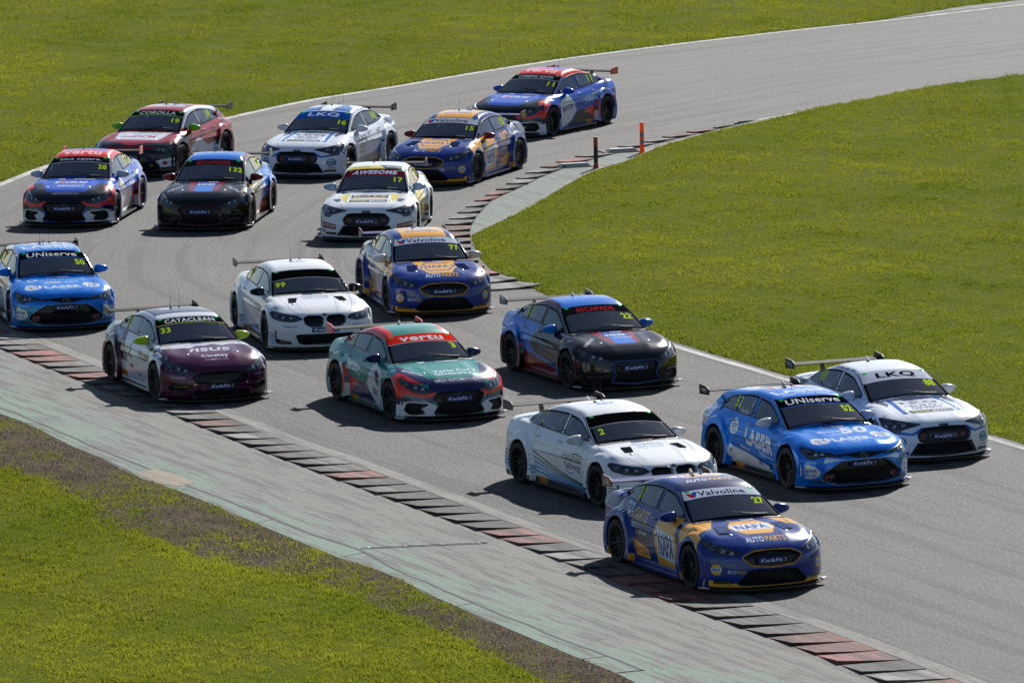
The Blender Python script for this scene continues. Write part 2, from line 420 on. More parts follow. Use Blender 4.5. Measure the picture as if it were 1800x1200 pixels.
class Cv:
    """canvas in metres; a = painted coverage"""
    SS = 2
    def __init__(s, x0, x1, y0, y1, ppm, bg, alpha=1.0, flip=False):
        s.x0, s.y0, s.k = x0, y0, ppm * s.SS; s.W = int(round((x1 - x0) * ppm)) * s.SS; s.H = int(round((y1 - y0) * ppm)) * s.SS
        s.a = np.empty((s.H, s.W, 4), np.float32); s.a[:] = (*[v / 255 for v in bg], alpha); s.flip = flip
    def X(s, x): return -x if s.flip else x
    def _fill(s, m, xs, ys, col):
        s.a[ys, xs][m] = (*[v / 255 for v in col], 1.0) if col else (0, 0, 0, 0)
    def poly(s, pts, col):
        P = np.array([((s.X(p[0]) - s.x0) * s.k, (p[1] - s.y0) * s.k) for p in pts])
        x0, x1 = int(max(0, P[:, 0].min())), int(min(s.W, P[:, 0].max() + 2)); y0, y1 = int(max(0, P[:, 1].min())), int(min(s.H, P[:, 1].max() + 2))
        if x1 <= x0 or y1 <= y0: return
        gx = np.arange(x0, x1)[None] + .5; gy = np.arange(y0, y1)[:, None] + .5; ins = np.zeros((y1 - y0, x1 - x0), bool); n = len(P)
        for i in range(n):
            a, b = P[i], P[(i + 1) % n]
            if a[1] == b[1]: continue
            c = (gy >= min(a[1], b[1])) & (gy < max(a[1], b[1])); ins ^= c & (gx < a[0] + (gy - a[1]) * (b[0] - a[0]) / (b[1] - a[1]))
        s._fill(ins, slice(x0, x1), slice(y0, y1), col)
    def rect(s, x0, y0, x1, y1, col): s.poly([(x0, y0), (x1, y0), (x1, y1), (x0, y1)], col)
    def ell(s, cx, cy, rx, ry, col): s.poly([(cx + rx * math.cos(t), cy + ry * math.sin(t)) for t in np.linspace(0, 2 * math.pi, 28)[:-1]], col)
    def line(s, pts, w, col, closed=False):
        n = len(pts)
        for i in range(n if closed else n - 1):
            a = np.array(pts[i], float); b = np.array(pts[(i + 1) % n], float); d = b - a; L = np.hypot(*d) + 1e-9; q = np.array([-d[1], d[0]]) / L * w / 2
            s.poly([a + q, b + q, b - q, a - q], col)
            s.ell(a[0], a[1], w / 2, w / 2, col); s.ell(b[0], b[1], w / 2, w / 2, col)
    def text(s, txt, cx, cy, h, col, w=None, rot=0, shear=0.0, bold=1):
        V, T, ww = glyphs(txt, bold)
        if not len(T): return
        sx = (w / ww) if w else h
        Q = V.copy(); Q[:, 0] = (Q[:, 0] - ww / 2) * sx + shear * (Q[:, 1] - .5) * h; Q[:, 1] = (Q[:, 1] - .5) * h
        rr = R(-rot if s.flip else rot); c, n = math.cos(rr), math.sin(rr); Q = Q @ np.array([[c, n], [-n, c]])
        P = np.stack([(Q[:, 0] + s.X(cx) - s.x0) * s.k, (Q[:, 1] + cy - s.y0) * s.k], 1)
        cc = np.array([*[v / 255 for v in col], 1.0], np.float32); A = s.a
        for t in T:
            p = P[t]; x0 = int(max(0, p[:, 0].min())); x1 = int(min(s.W, p[:, 0].max() + 1)); y0 = int(max(0, p[:, 1].min())); y1 = int(min(s.H, p[:, 1].max() + 1))
            if x1 <= x0 or y1 <= y0: continue
            gx = np.arange(x0, x1)[None] + .5; gy = np.arange(y0, y1)[:, None] + .5
            (ax, ay), (bx, by), (dx, dy) = p; e1 = (bx - ax) * (gy - ay) - (by - ay) * (gx - ax); e2 = (dx - bx) * (gy - by) - (dy - by) * (gx - bx); e3 = (ax - dx) * (gy - dy) - (ay - dy) * (gx - dx)
            m = ((e1 >= 0) & (e2 >= 0) & (e3 >= 0)) | ((e1 <= 0) & (e2 <= 0) & (e3 <= 0))
            A[y0:y1, x0:x1][m] = cc
    def image(s, name):
        k = s.SS; a = s.a.copy(); a[..., :3] *= a[..., 3:4]
        b = a.reshape(s.H // k, k, s.W // k, k, 4).mean((1, 3)); b[..., :3] /= np.maximum(b[..., 3:4], 1e-4)
        im = bpy.data.images.new(name, s.W // k, s.H // k, alpha=True); im.alpha_mode = 'CHANNEL_PACKED'
        im.pixels.foreach_set(b.ravel().astype(np.float32)); im.update(); im.pack(); return im
    def ext(s): return s.x0, s.x0 + s.W / s.k, s.y0, s.y0 + s.H / s.k

def img_node(t, cvs, im, u, v):
    """sample a sheet at metric coordinates u, v"""
    x0, x1, y0, y1 = cvs.ext()
    uu = t.math('DIVIDE', t.math('SUBTRACT', u, x0), x1 - x0); vv = t.math('DIVIDE', t.math('SUBTRACT', v, y0), y1 - y0)
    c = t.n('ShaderNodeCombineXYZ'); t.t.links.new(uu, c.inputs[0]); t.t.links.new(vv, c.inputs[1])
    nd = t.n('ShaderNodeTexImage', image=im, interpolation='Linear', extension='EXTEND'); t.t.links.new(c.outputs[0], nd.inputs[0]); return nd
def livery_material(name, cs, rear, gloss=.22, metal=0.0):
    """paint printed in four flat views of the car, picked by the direction the panel faces"""
    t = NT(name); tc = t.n('ShaderNodeTexCoord'); sp = t.n('ShaderNodeSeparateXYZ'); t.t.links.new(tc.outputs['Object'], sp.inputs[0])
    nn = t.n('ShaderNodeSeparateXYZ'); t.t.links.new(tc.outputs['Normal'], nn.inputs[0])
    x, y, z = sp.outputs; nx, ny, nz = nn.outputs; mx = t.math('MULTIPLY', x, -1.0)
    ims = [c.image(name + '_' + k) for c, k in zip(cs, ('right', 'left', 'top', 'front'))]
    a = img_node(t, cs[0], ims[0], x, z); b = img_node(t, cs[1], ims[1], mx, z); c = img_node(t, cs[2], ims[2], y, mx); d = img_node(t, cs[3], ims[3], y, z)
    side = t.mix(t.math('GREATER_THAN', y, 0.0), a.outputs[0], b.outputs[0])
    isside = t.math('GREATER_THAN', t.math('ABSOLUTE', ny), .45)
    isfront = t.math('GREATER_THAN', nx, .56); isrear = t.math('LESS_THAN', nx, -.62)
    top = t.mix(isside, c.outputs[0], side); col = t.mix(isfront, top, d.outputs[0]); col = t.mix(isrear, col, [v for v in srgb(rear)])
    # road film: thin dust low on the panels
    nz_ = t.noise(tc.outputs['Object'], 5.0, 5); dust = t.math('MULTIPLY', t.ramp(nz_, [(.45, 0.0), (.75, 1.0)]), t.math('MULTIPLY', t.math('SUBTRACT', .55, z), .22), clamp=True)
    col = t.mix(dust, col, (.10, .095, .09)); fl_ = t.noise(tc.outputs['Object'], 38.0, 3, .7); col = t.mix(t.math('MULTIPLY', t.ramp(fl_, [(.66, 0), (.72, 1)]), t.math('SUBTRACT', .8, z), clamp=True), col, (.035, .033, .032))
    p = t.bsdf(i_Base_Color=col, i_Roughness=gloss * .75, i_Metallic=metal); p.inputs['Coat Weight'].default_value = .40; p.inputs['Coat Roughness'].default_value = .05; p.inputs['Specular IOR Level'].default_value = .30
    bp = t.n('ShaderNodeBump', i_Strength=.05, i_Distance=.004); t.t.links.new(t.noise(tc.outputs['Object'], 9.0, 2), bp.inputs['Height']); t.t.links.new(bp.outputs[0], p.inputs['Normal'])
    return t.done(p.outputs[0])
def glass_material(name, cvs, axis_u, axis_v, neg=False, tint=(.20, .23, .27)):
    t = NT(name); tc = t.n('ShaderNodeTexCoord'); sp = t.n('ShaderNodeSeparateXYZ')
    if axis_u == 'uv':
        t.t.links.new(tc.outputs['UV'], sp.inputs[0]); u, v = sp.outputs[0], sp.outputs[1]
    else:
        t.t.links.new(tc.outputs['Object'], sp.inputs[0]); u, v = sp.outputs[axis_u], sp.outputs[axis_v]
        if neg: u = t.math('MULTIPLY', u, -1.0)
    im = img_node(t, cvs, cvs.image(name), u, v)
    pr = t.n('ShaderNodeBsdfDiffuse', i_Color=im.outputs[0])
    tr = t.n('ShaderNodeBsdfTransparent', i_Color=(*tint, 1)); gl = t.n('ShaderNodeBsdfGlossy', i_Roughness=.03, i_Color=(.9, .95, 1, 1))
    fr = t.n('ShaderNodeFresnel', i_IOR=1.5); lp = t.math('ADD', t.math('MULTIPLY', fr.outputs[0], 1.1), .07, clamp=True)
    m1 = t.n('ShaderNodeMixShader'); t.t.links.new(lp, m1.inputs[0]); t.t.links.new(tr.outputs[0], m1.inputs[1]); t.t.links.new(gl.outputs[0], m1.inputs[2])
    m2 = t.n('ShaderNodeMixShader'); t.t.links.new(im.outputs[1], m2.inputs[0]); t.t.links.new(m1.outputs[0], m2.inputs[1]); t.t.links.new(pr.outputs[0], m2.inputs[2])
    return t.done(m2.outputs[0])

# ------------------------------------------------------------------ body shells
def build_model(kind):
    m = model(kind); f, r = m['f'], m['r']; H = .02
    P, Q = surface_nets(m['full'], (-2.36, -1.02, .04), (2.36, 1.02, 1.38), H, True)
    for _ in range(1):
        g = grad(m['full'], P); v = m['full'](P[:, 0], P[:, 1], P[:, 2]); s = -v[:, None] * g / np.maximum((g ** 2).sum(1), .3)[:, None]
        L = np.linalg.norm(s, axis=1)[:, None]; P = P + s * np.minimum(1, .012 / np.maximum(L, 1e-9)) * .9
    N = grad(m['full'], P, .006); N /= np.linalg.norm(N, axis=1)[:, None] + 1e-9
    C = P[Q].mean(1); n = N[Q].mean(1); x, y, z = C.T; ay = np.abs(y)
    inner = m['cavity'](x, y, z) < .022
    well = (np.minimum(np.hypot(x - f, z - .335), np.hypot(x - r, z - .335)) < .372) & (ay > .55) & (ay < .93) & (np.abs(n[:, 1]) < .7)
    well |= (np.minimum(np.hypot(x - f, z - .335), np.hypot(x - r, z - .335)) < .372) & (ay < .7)
    dark = inner | well | (n[:, 2] < -.8) | ((x > f - .62) & (x < f - .40) & (n[:, 2] > .6) & (ay < .66) & (m['gh'](x, y, z) > m['lower'](x, y, z)) & ~inner)
    ingh = m['gh'](x, y, z) < m['lower'](x, y, z)
    part = np.zeros(len(Q), int)                                            # 0 body shell
    cabin = inner; part[cabin] = 1
    o = ~inner
    part[o & (x > f - .44) & (x < f + .74) & (ay < .60) & (n[:, 2] > .3) & ~ingh] = 2
    part[o & (x > f + .38) & (part != 2)] = 3
    sd = o & (np.abs(n[:, 1]) > .35) & (z > .18) & (z < .93) & ~well
    part[sd & (x > m['xb']) & (x < f - .66) & (y < 0)] = 4; part[sd & (x > m['xb']) & (x < f - .66) & (y > 0)] = 5
    part[sd & (x <= m['xb']) & (x > r + .40) & (y < 0)] = 6; part[sd & (x <= m['xb']) & (x > r + .40) & (y > 0)] = 7
    part[o & ingh & (n[:, 2] > .8) & (x > r + .45)] = 8
    part[o & (x < r - .40) & (ay < .62) & ~ingh & ((n[:, 2] > .5) | (z > .62))] = 9
    names = ['body_shell', 'cabin_lining', 'bonnet', 'front_bumper', 'front_door', 'front_door', 'rear_door', 'rear_door', 'roof', 'boot_lid']
    out = []
    for k, nm in enumerate(names):
        q = Q[part == k]
        if not len(q): continue
        u, inv = np.unique(q, return_inverse=True); me = bpy.data.meshes.new(nm)
        me.from_pydata(P[u].tolist(), [], inv.reshape(-1, 4).tolist()); me.materials.append(M_CABIN); me.materials.append(M_MATT_UNDER)
        me.polygons.foreach_set('material_index', np.where(dark[part == k], 1, 0).astype(np.int32)); me.polygons.foreach_set('use_smooth', [True] * len(q))
        me.normals_split_custom_set_from_vertices(N[u].tolist()); me.update(); out.append((nm, me))
    m['shell'] = out
    # windscreen, side and rear glass
    nu, nv = 25, 13; U, V = np.meshgrid(np.linspace(-1, 1, nu), np.linspace(0, 1, nv))
    yy = U * m['ws_half'](V); zz = m['wsz'](V, U)
    def sheet(name, yy, zz, sgn, off=.005):
        P0 = np.stack([np.full(yy.size, 2.4 * sgn), yy.ravel(), zz.ravel()], 1); Qp, ok = project(m['gh'], P0, np.array([-sgn, 0, 0.]), span=3.4, n=84)
        g = grad(m['gh'], Qp); g /= np.linalg.norm(g, axis=1)[:, None]; Qp += g * off
        F = [(j * nu + i, j * nu + i + 1, (j + 1) * nu + i + 1, (j + 1) * nu + i) for j in range(nv - 1) for i in range(nu - 1)]
        if sgn < 0: F = [a[::-1] for a in F]
        me = mesh_from(name, Qp, F, (M_TRIM,), True); uv = me.uv_layers.new(name='UVMap')
        li = np.array([v for a in F for v in a]); uvs = np.stack([U.ravel()[li], V.ravel()[li]], 1); uv.data.foreach_set('uv', uvs.ravel().astype(np.float32)); return me
    m['windscreen'] = sheet('windscreen', yy, zz, 1)
    m['rear_window'] = sheet('rear_window', U * (.64 - .12 * V), .975 + .265 * V - .03 * U * U, -1)
    m['glass'] = []
    for sgn in (-1, 1):
        for nm, poly in m['side_windows']:
            Qp, F, pts, g, n = patch(m['gh'], round_poly(poly, 1, .08), 'side', sgn, .005); m['glass'].append((nm, sgn, mesh_from(nm, Qp, F, (M_TRIM,), True)))
    # black seal round the side glass
    m['seal'] = []
    for sgn in (-1, 1):
        Qp, F, pts, g, n = patch(m['gh'], round_poly(m['dlo'], 1, .08), 'side', sgn, .004, rings=(1, .97), step=.03)
        b = MB(); b.tube(Qp[:n], .009, 5, closed=True); m['seal'].append(b.mesh('window_seal', (M_TRIM,), True))
    ed = []
    for side in (-1, 1):
        vs = np.linspace(0, 1, 12); P0 = np.stack([np.full(12, 2.4), side * m['ws_half'](vs) * 1.02, m['wsz'](vs, 1.0)], 1)
        Qp, ok = project(m['gh'], P0, np.array([-1., 0, 0]), span=3.4, n=84); b = MB(); b.tube(Qp + np.array([.004, side * .002, .004]), .008, 5); ed.append(b.mesh('pillar_trim', (M_CHROME_TRIM,), True))
    m['pillar_trim'] = ed
    # headlights
    hl = dict(F=[(.46, .60), (.58, .560), (.74, .565), (.85, .63), (.89, .71), (.86, .745), (.68, .675), (.54, .63)],
              H=[(.43, .535), (.58, .500), (.74, .530), (.85, .61), (.89, .70), (.85, .725), (.72, .655), (.56, .595)],
              B=[(.40, .60), (.56, .555), (.76, .56), (.88, .60), (.91, .685), (.86, .715), (.66, .675), (.48, .655)],
              C=[(.34, .565), (.56, .575), (.70, .565), (.78, .52), (.85, .54), (.89, .65), (.86, .695), (.70, .645), (.50, .61)],
              A=[(.37, .63), (.56, .59), (.70, .55), (.74, .50), (.86, .51), (.91, .62), (.90, .71), (.78, .70), (.60, .665)],
              M=[(.44, .54), (.60, .505), (.74, .545), (.86, .63), (.91, .74), (.87, .755), (.72, .68), (.54, .60)])[kind]
    m['hl'] = hl; m['headlights'] = []
    for s in (-1, 1):
        poly = round_poly([(s * a, b) for a, b in hl], 1, .12)
        Qp, F, pts, g, n = patch(m['outer'], poly, 'front', 1, .004); me = mesh_from('headlight', Qp, F, (M_LIGHTGLASS,), True)
        rim = MB(); rim.tube(Qp[:n], .006, 5, closed=True)
        lens = []
        cs = np.array([[.60, .575], [.70, .60]] if kind in 'FHM' else [[.60, .62], [.72, .625]] if kind == 'B' else [[.74, .59], [.66, .60]] if kind == 'C' else [[.66, .62], [.78, .60]])
        for c in cs:
            c = c * [s, 1]; P0 = np.array([[2.5, c[0], c[1] + (.0 if kind != 'F' else .015)]]); q, ok = project(m['outer'], P0, np.array([-1., 0, 0])); gg = grad(m['outer'], q)[0]; gg /= np.linalg.norm(gg)
            lens.append((q[0] + gg * .007, gg))
        lbs = []
        for q, gg in lens:
            lb = MB(); rm = Vector(gg).to_track_quat('Z', 'Y').to_matrix(); rr = .030
            V = []; k = 12
            for (rad, hh) in ((rr, 0), (rr * .8, .006), (rr * .45, .004), (0.001, .009)):
                for i in range(k): V.append(rm @ Vector((rad * math.cos(2 * math.pi * i / k), rad * math.sin(2 * math.pi * i / k), hh)) + Vector(q))
            lb.add(V, [(a * k + i, a * k + (i + 1) % k, (a + 1) * k + (i + 1) % k, (a + 1) * k + i) for a in range(3) for i in range(k)]); lbs.append(lb.mesh('lamp_lens', (M_LENS,), True))
        # light guide strip along the lower edge
        gl = [p for p in Qp[:n]]; lo = sorted(range(n), key=lambda i: pts[i][1])[:max(6, n // 4)]; lo = sorted(lo, key=lambda i: abs(pts[i][0]))
        m['headlights'].append((me, rim.mesh('headlight_rim', (M_TRIM,), True), lbs))
    # grille bars set back in the openings
    m['grilles'] = []
    for k, poly in enumerate(m['recess']):
        A = np.array(poly); z0, z1 = A[:, 1].min() + .012, A[:, 1].max() - .012; b = MB()
        for zz in np.arange(z0, z1, .027 if kind != 'B' or k == 2 else .5):
            xs = []
            for i in range(len(poly)):
                p, q = poly[i], poly[(i + 1) % len(poly)]
                if (p[1] - zz) * (q[1] - zz) < 0: xs.append(p[0] + (zz - p[1]) * (q[0] - p[0]) / (q[1] - p[1]))
            if len(xs) < 2: continue
            ys = np.linspace(min(xs) + .004, max(xs) - .004, 9); P0 = np.stack([np.full(9, 2.5), ys, np.full(9, zz)], 1); q, ok = project(m['outer'], P0, np.array([-1., 0, 0]))
            b.tube([(p[0] - .028, p[1], p[2]) for p in q], .0045, 4)
        y0, y1 = A[:, 0].min() + .02, A[:, 0].max() - .02
        if kind == 'B' and k < 2 or kind in 'HAM':
            for y in np.arange(y0, y1, .034):
                zs = []
                for i in range(len(poly)):
                    p, q = poly[i], poly[(i + 1) % len(poly)]
                    if (p[0] - y) * (q[0] - y) < 0: zs.append(p[1] + (y - p[0]) * (q[1] - p[1]) / (q[0] - p[0]))
                if len(zs) < 2: continue
                zz = np.linspace(min(zs) + .004, max(zs) - .004, 4); P0 = np.stack([np.full(4, 2.5), np.full(4, y), zz], 1); q, ok = project(m['outer'], P0, np.array([-1., 0, 0]))
                b.tube([(p[0] - .026, p[1], p[2]) for p in q], .004, 4)
        rim = MB(); pr = resample(poly, .03); P0 = np.array([(2.5, p[0], p[1]) for p in pr]); q, ok = project(m['outer'], P0, np.array([-1., 0, 0])); rim.tube(q, .0065, 5, closed=True)
        m['grilles'].append((b.mesh('grille', (M_GRILLE,)) if b.v else None, rim.mesh('grille_surround', (M_TRIM,), True), k))
    # tail lights
    m['tails'] = []
    for s in (-1, 1):
        poly = [(-s * .42, .78), (-s * .46, .85), (-s * .70, .87), (-s * .72, .79), (-s * .66, .75)]
        P0 = np.array(resample(round_poly(poly, 1, .15), .03)); c = P0.mean(0); ring = np.concatenate([P0, c + (P0 - c) * .6, [c]]); n = len(P0)
        q, ok = project(m['outer'], np.stack([np.full(len(ring), -2.5), ring[:, 0], ring[:, 1]], 1), np.array([1., 0, 0])); g = grad(m['outer'], q); q += g * .006
        F = [(i, (i + 1) % n, n + (i + 1) % n, n + i) for i in range(n)] + [(n + i, n + (i + 1) % n, 2 * n) for i in range(n)]
        b = MB(); b.add(q, F); m['tails'].append(b.mesh('tail_light', (M_RED,), True))
    return m

def superell(c, d, n1=10, n2=16, e=.75, fn=None):
    V = []; F = []
    sg = lambda v: math.copysign(abs(v) ** e, v)
    for i in range(n1 + 1):
        a = -math.pi / 2 + math.pi * i / n1
        for k in range(n2):
            b = 2 * math.pi * k / n2; p = Vector((sg(math.cos(a)) * sg(math.cos(b)) * d[0] / 2, sg(math.cos(a)) * sg(math.sin(b)) * d[1] / 2, sg(math.sin(a)) * d[2] / 2))
            if fn: p = fn(p)
            V.append(p + Vector(c))
    for i in range(n1):
        for k in range(n2): F.append((i * n2 + k, i * n2 + (k + 1) % n2, (i + 1) * n2 + (k + 1) % n2, (i + 1) * n2 + k))
    return V, F
M_MATT_UNDER = plain('underbody_black', (.012, .012, .013), .7)
M_GRILLE = plain('grille_black', (.014, .014, .016), .45)
M_CHROME_TRIM = plain('bright_pillar_edge', (.30, .31, .33), .25, .6)
def lightglass():
    t = NT('headlight_cover'); tc = t.n('ShaderNodeTexCoord').outputs['Object']
    mp = t.n('ShaderNodeMapping'); mp.inputs['Scale'].default_value = (6, 14, 30); t.t.links.new(tc, mp.inputs[0])
    c = t.ramp(t.noise(mp.outputs[0], 1.0, 3, .6), [(.38, (.010, .011, .014)), (.55, (.045, .05, .06)), (.72, (.20, .22, .25))])
    p = t.bsdf(i_Base_Color=c, i_Roughness=.25, i_Metallic=.35); p.inputs['Coat Weight'].default_value = 1.0; p.inputs['Coat Roughness'].default_value = .03
    return t.done(p.outputs[0])
M_LIGHTGLASS = lightglass()

# ------------------------------------------------------------------ shared fittings
def tyre_mesh():
    b = MB(); b.lathe([(.232, -.105), (.255, -.118), (.292, -.121), (.316, -.112), (.3235, -.09), (.3235, -.05), (.3245, 0), (.3235, .05), (.3235, .09), (.316, .112), (.292, .121), (.255, .118), (.232, .105)], 48)
    return b.mesh('tyre', (M_TYRE,), True)
def rim_mesh():
    b = MB(); b.lathe([(.234, -.118), (.240, -.112), (.236, -.104), (.226, -.100), (.215, -.06), (.210, .10), (.232, .11)], 40)
    for k in range(11):
        a = 2 * math.pi * k / 11
        for da in (-.085, .085):
            p = [Vector((math.cos(a + da * q) * rr, yy, math.sin(a + da * q) * rr)) for rr, yy, q in ((.05, -.062, .3), (.12, -.078, .7), (.19, -.092, 1.0), (.232, -.104, 1.15))]
            b.tube(p, [.013, .010, .008, .009], 5)
    b.lathe([(.001, -.085), (.03, -.088), (.036, -.080), (.062, -.072), (.066, -.05), (.001, -.05)], 20)
    b.lathe([(.001, -.02), (.17, -.02), (.17, .0), (.001, .0)], 28, mi=1)
    return b.mesh('rim', (M_RIM, M_BLACK), True)
def wing_mesh():
    b = MB(); n = 12; prof = []
    for i in range(n): t = i / (n - 1); prof.append((.11 - .22 * t, .024 * math.sin(math.pi * min(1, t * 1.15)) * (1 - t) + .014 * t * t))
    for i in range(n - 1, -1, -1): t = i / (n - 1); prof.append((.11 - .22 * t, -.026 * math.sin(math.pi * t) ** .8 + .014 * t * t - .004))
    b.prism(prof, -.80, .80, 'XZ'); return b
def arm_curve(a, b, c, n=8):
    return [tuple((1 - t) ** 2 * np.array(a) + 2 * t * (1 - t) * np.array(b) + t * t * np.array(c)) for t in np.linspace(0, 1, n)]
SH = {}
def shared():
    SH['tyre'] = tyre_mesh(); SH['rim'] = rim_mesh()
    w = wing_mesh(); SH['wing'] = w.mesh('wing', (M_CARBON,), True)
    for s in (-1, 1):
        e = MB(); e.prism([(.19, -.06), (.20, .035), (.12, .075), (-.13, .095), (-.16, .06), (-.15, -.075)], s * .80, s * .818, 'XZ'); SH['plate', s] = e.mesh('endplate', (M_CARBON,))
        v, fc = superell((0, 0, 0), (.155, .27, .15), fn=lambda p: Vector((p.x * (1 - .35 * max(0, s * p.y / .1)) + .02 * (p.z > 0), p.y, p.z * (1 - .25 * s * p.y / .1))))
        e = MB(); e.add(v, fc); SH['mirror', s] = e.mesh('mirror_housing', (M_CARBON,), True)
        e = MB(); e.tube([(0, s * -.06, -.03), (-.02, s * -.13, -.055), (-.03, s * -.19, -.06)], [.022, .024, .026], 6); SH['marm', s] = e.mesh('mirror_arm', (M_TRIM,), True)
        e = MB(); v, fc = superell((-.052, s * .0, 0), (.03, .15, .09)); e.add(v, fc); SH['mglass', s] = e.mesh('mirror_glass', (M_CHROME,), True)
    e = MB(); e.tube([(-.085, 0, .0), (-.06, -.018, .004), (.06, -.018, .004), (.085, 0, 0)], .011, 6); SH['handle'] = e.mesh('door_handle', (M_SILV,), True)
    e = MB(); e.tube([(0, 0, 0), (-.02, 0, .14), (-.06, 0, .34)], [.0035, .0022, .0015], 5); v, fc = superell((0, 0, .005), (.05, .05, .03)); e.add(v, fc); SH['antenna'] = e.mesh('antenna', (M_BLACK,), True)
    e = MB(); e.prism([(.09, 0), (.05, .03), (-.03, .075), (-.05, .07), (-.055, 0)], -.012, .012, 'XZ'); SH['fin'] = e.mesh('roof_fin', (M_SILV,))
    e = MB(); v, fc = superell((0, 0, 0), (.075, .045, .012), 6, 14, 1); e.add(v, fc); SH['pin'] = e.mesh('bonnet_pin', (M_SILV,), True)
    e = MB(); e.tube([(0, 0, 0), (.02, -.22, .015), (.07, -.45, .055)], .007, 5); e.tube([(.0, -.18, .02), (.11, -.62, .085)], .006, 4); SH['wiper'] = e.mesh('wiper', (M_BLACK,), True)
    # seat
    e = MB()
    v, fc = superell((0, 0, .12), (.50, .50, .16)); e.add(v, fc); v, fc = superell((-.27, 0, .45), (.16, .50, .66), fn=lambda p: Vector((p.x - .18 * p.z, p.y, p.z))); e.add(v, fc)
    for s in (-1, 1): v, fc = superell((-.28, s * .20, .72), (.22, .07, .26)); e.add(v, fc)
    SH['seat'] = e.mesh('seat', (M_BLACK,), True)
def cage_mesh(m):
    b = MB(); f, r = m['f'], m['r']; rr = .02
    for s in (-1, 1):
        b.tube([(f - .80, s * .64, .50), (f - .80, s * .63, .86), (f - 1.22, s * .50, 1.185), (f - 1.66, s * .50, 1.225)], rr, 6)
        b.tube([(f - 1.66, s * .50, 1.225), (f - 1.70, s * .62, .90), (f - 1.70, s * .64, .32)], rr, 6)
        b.tube([(f - 1.66, s * .48, 1.22), (r + .25, s * .46, .95)], rr, 6)
        b.tube([(f - .85, s * .66, .72), (f - 1.68, s * .66, .50)], rr, 6); b.tube([(f - .85, s * .66, .48), (f - 1.68, s * .66, .72)], rr, 6)
    b.tube([(f - 1.66, -.50, 1.225), (f - 1.66, .50, 1.225)], rr, 6); b.tube([(f - 1.22, -.5, 1.185), (f - 1.22, .5, 1.185)], rr, 6)
    b.tube([(f - 1.66, -.50, 1.22), (f - 1.70, .62, .40)], rr, 6); b.tube([(f - .80, -.63, .82), (f - .80, .63, .82)], rr, 6)
    b.tube([(f - 1.68, -.46, 1.18), (r + .3, .44, .95)], rr, 6)
    return b.mesh('roll_cage', (M_CAGE,), True)

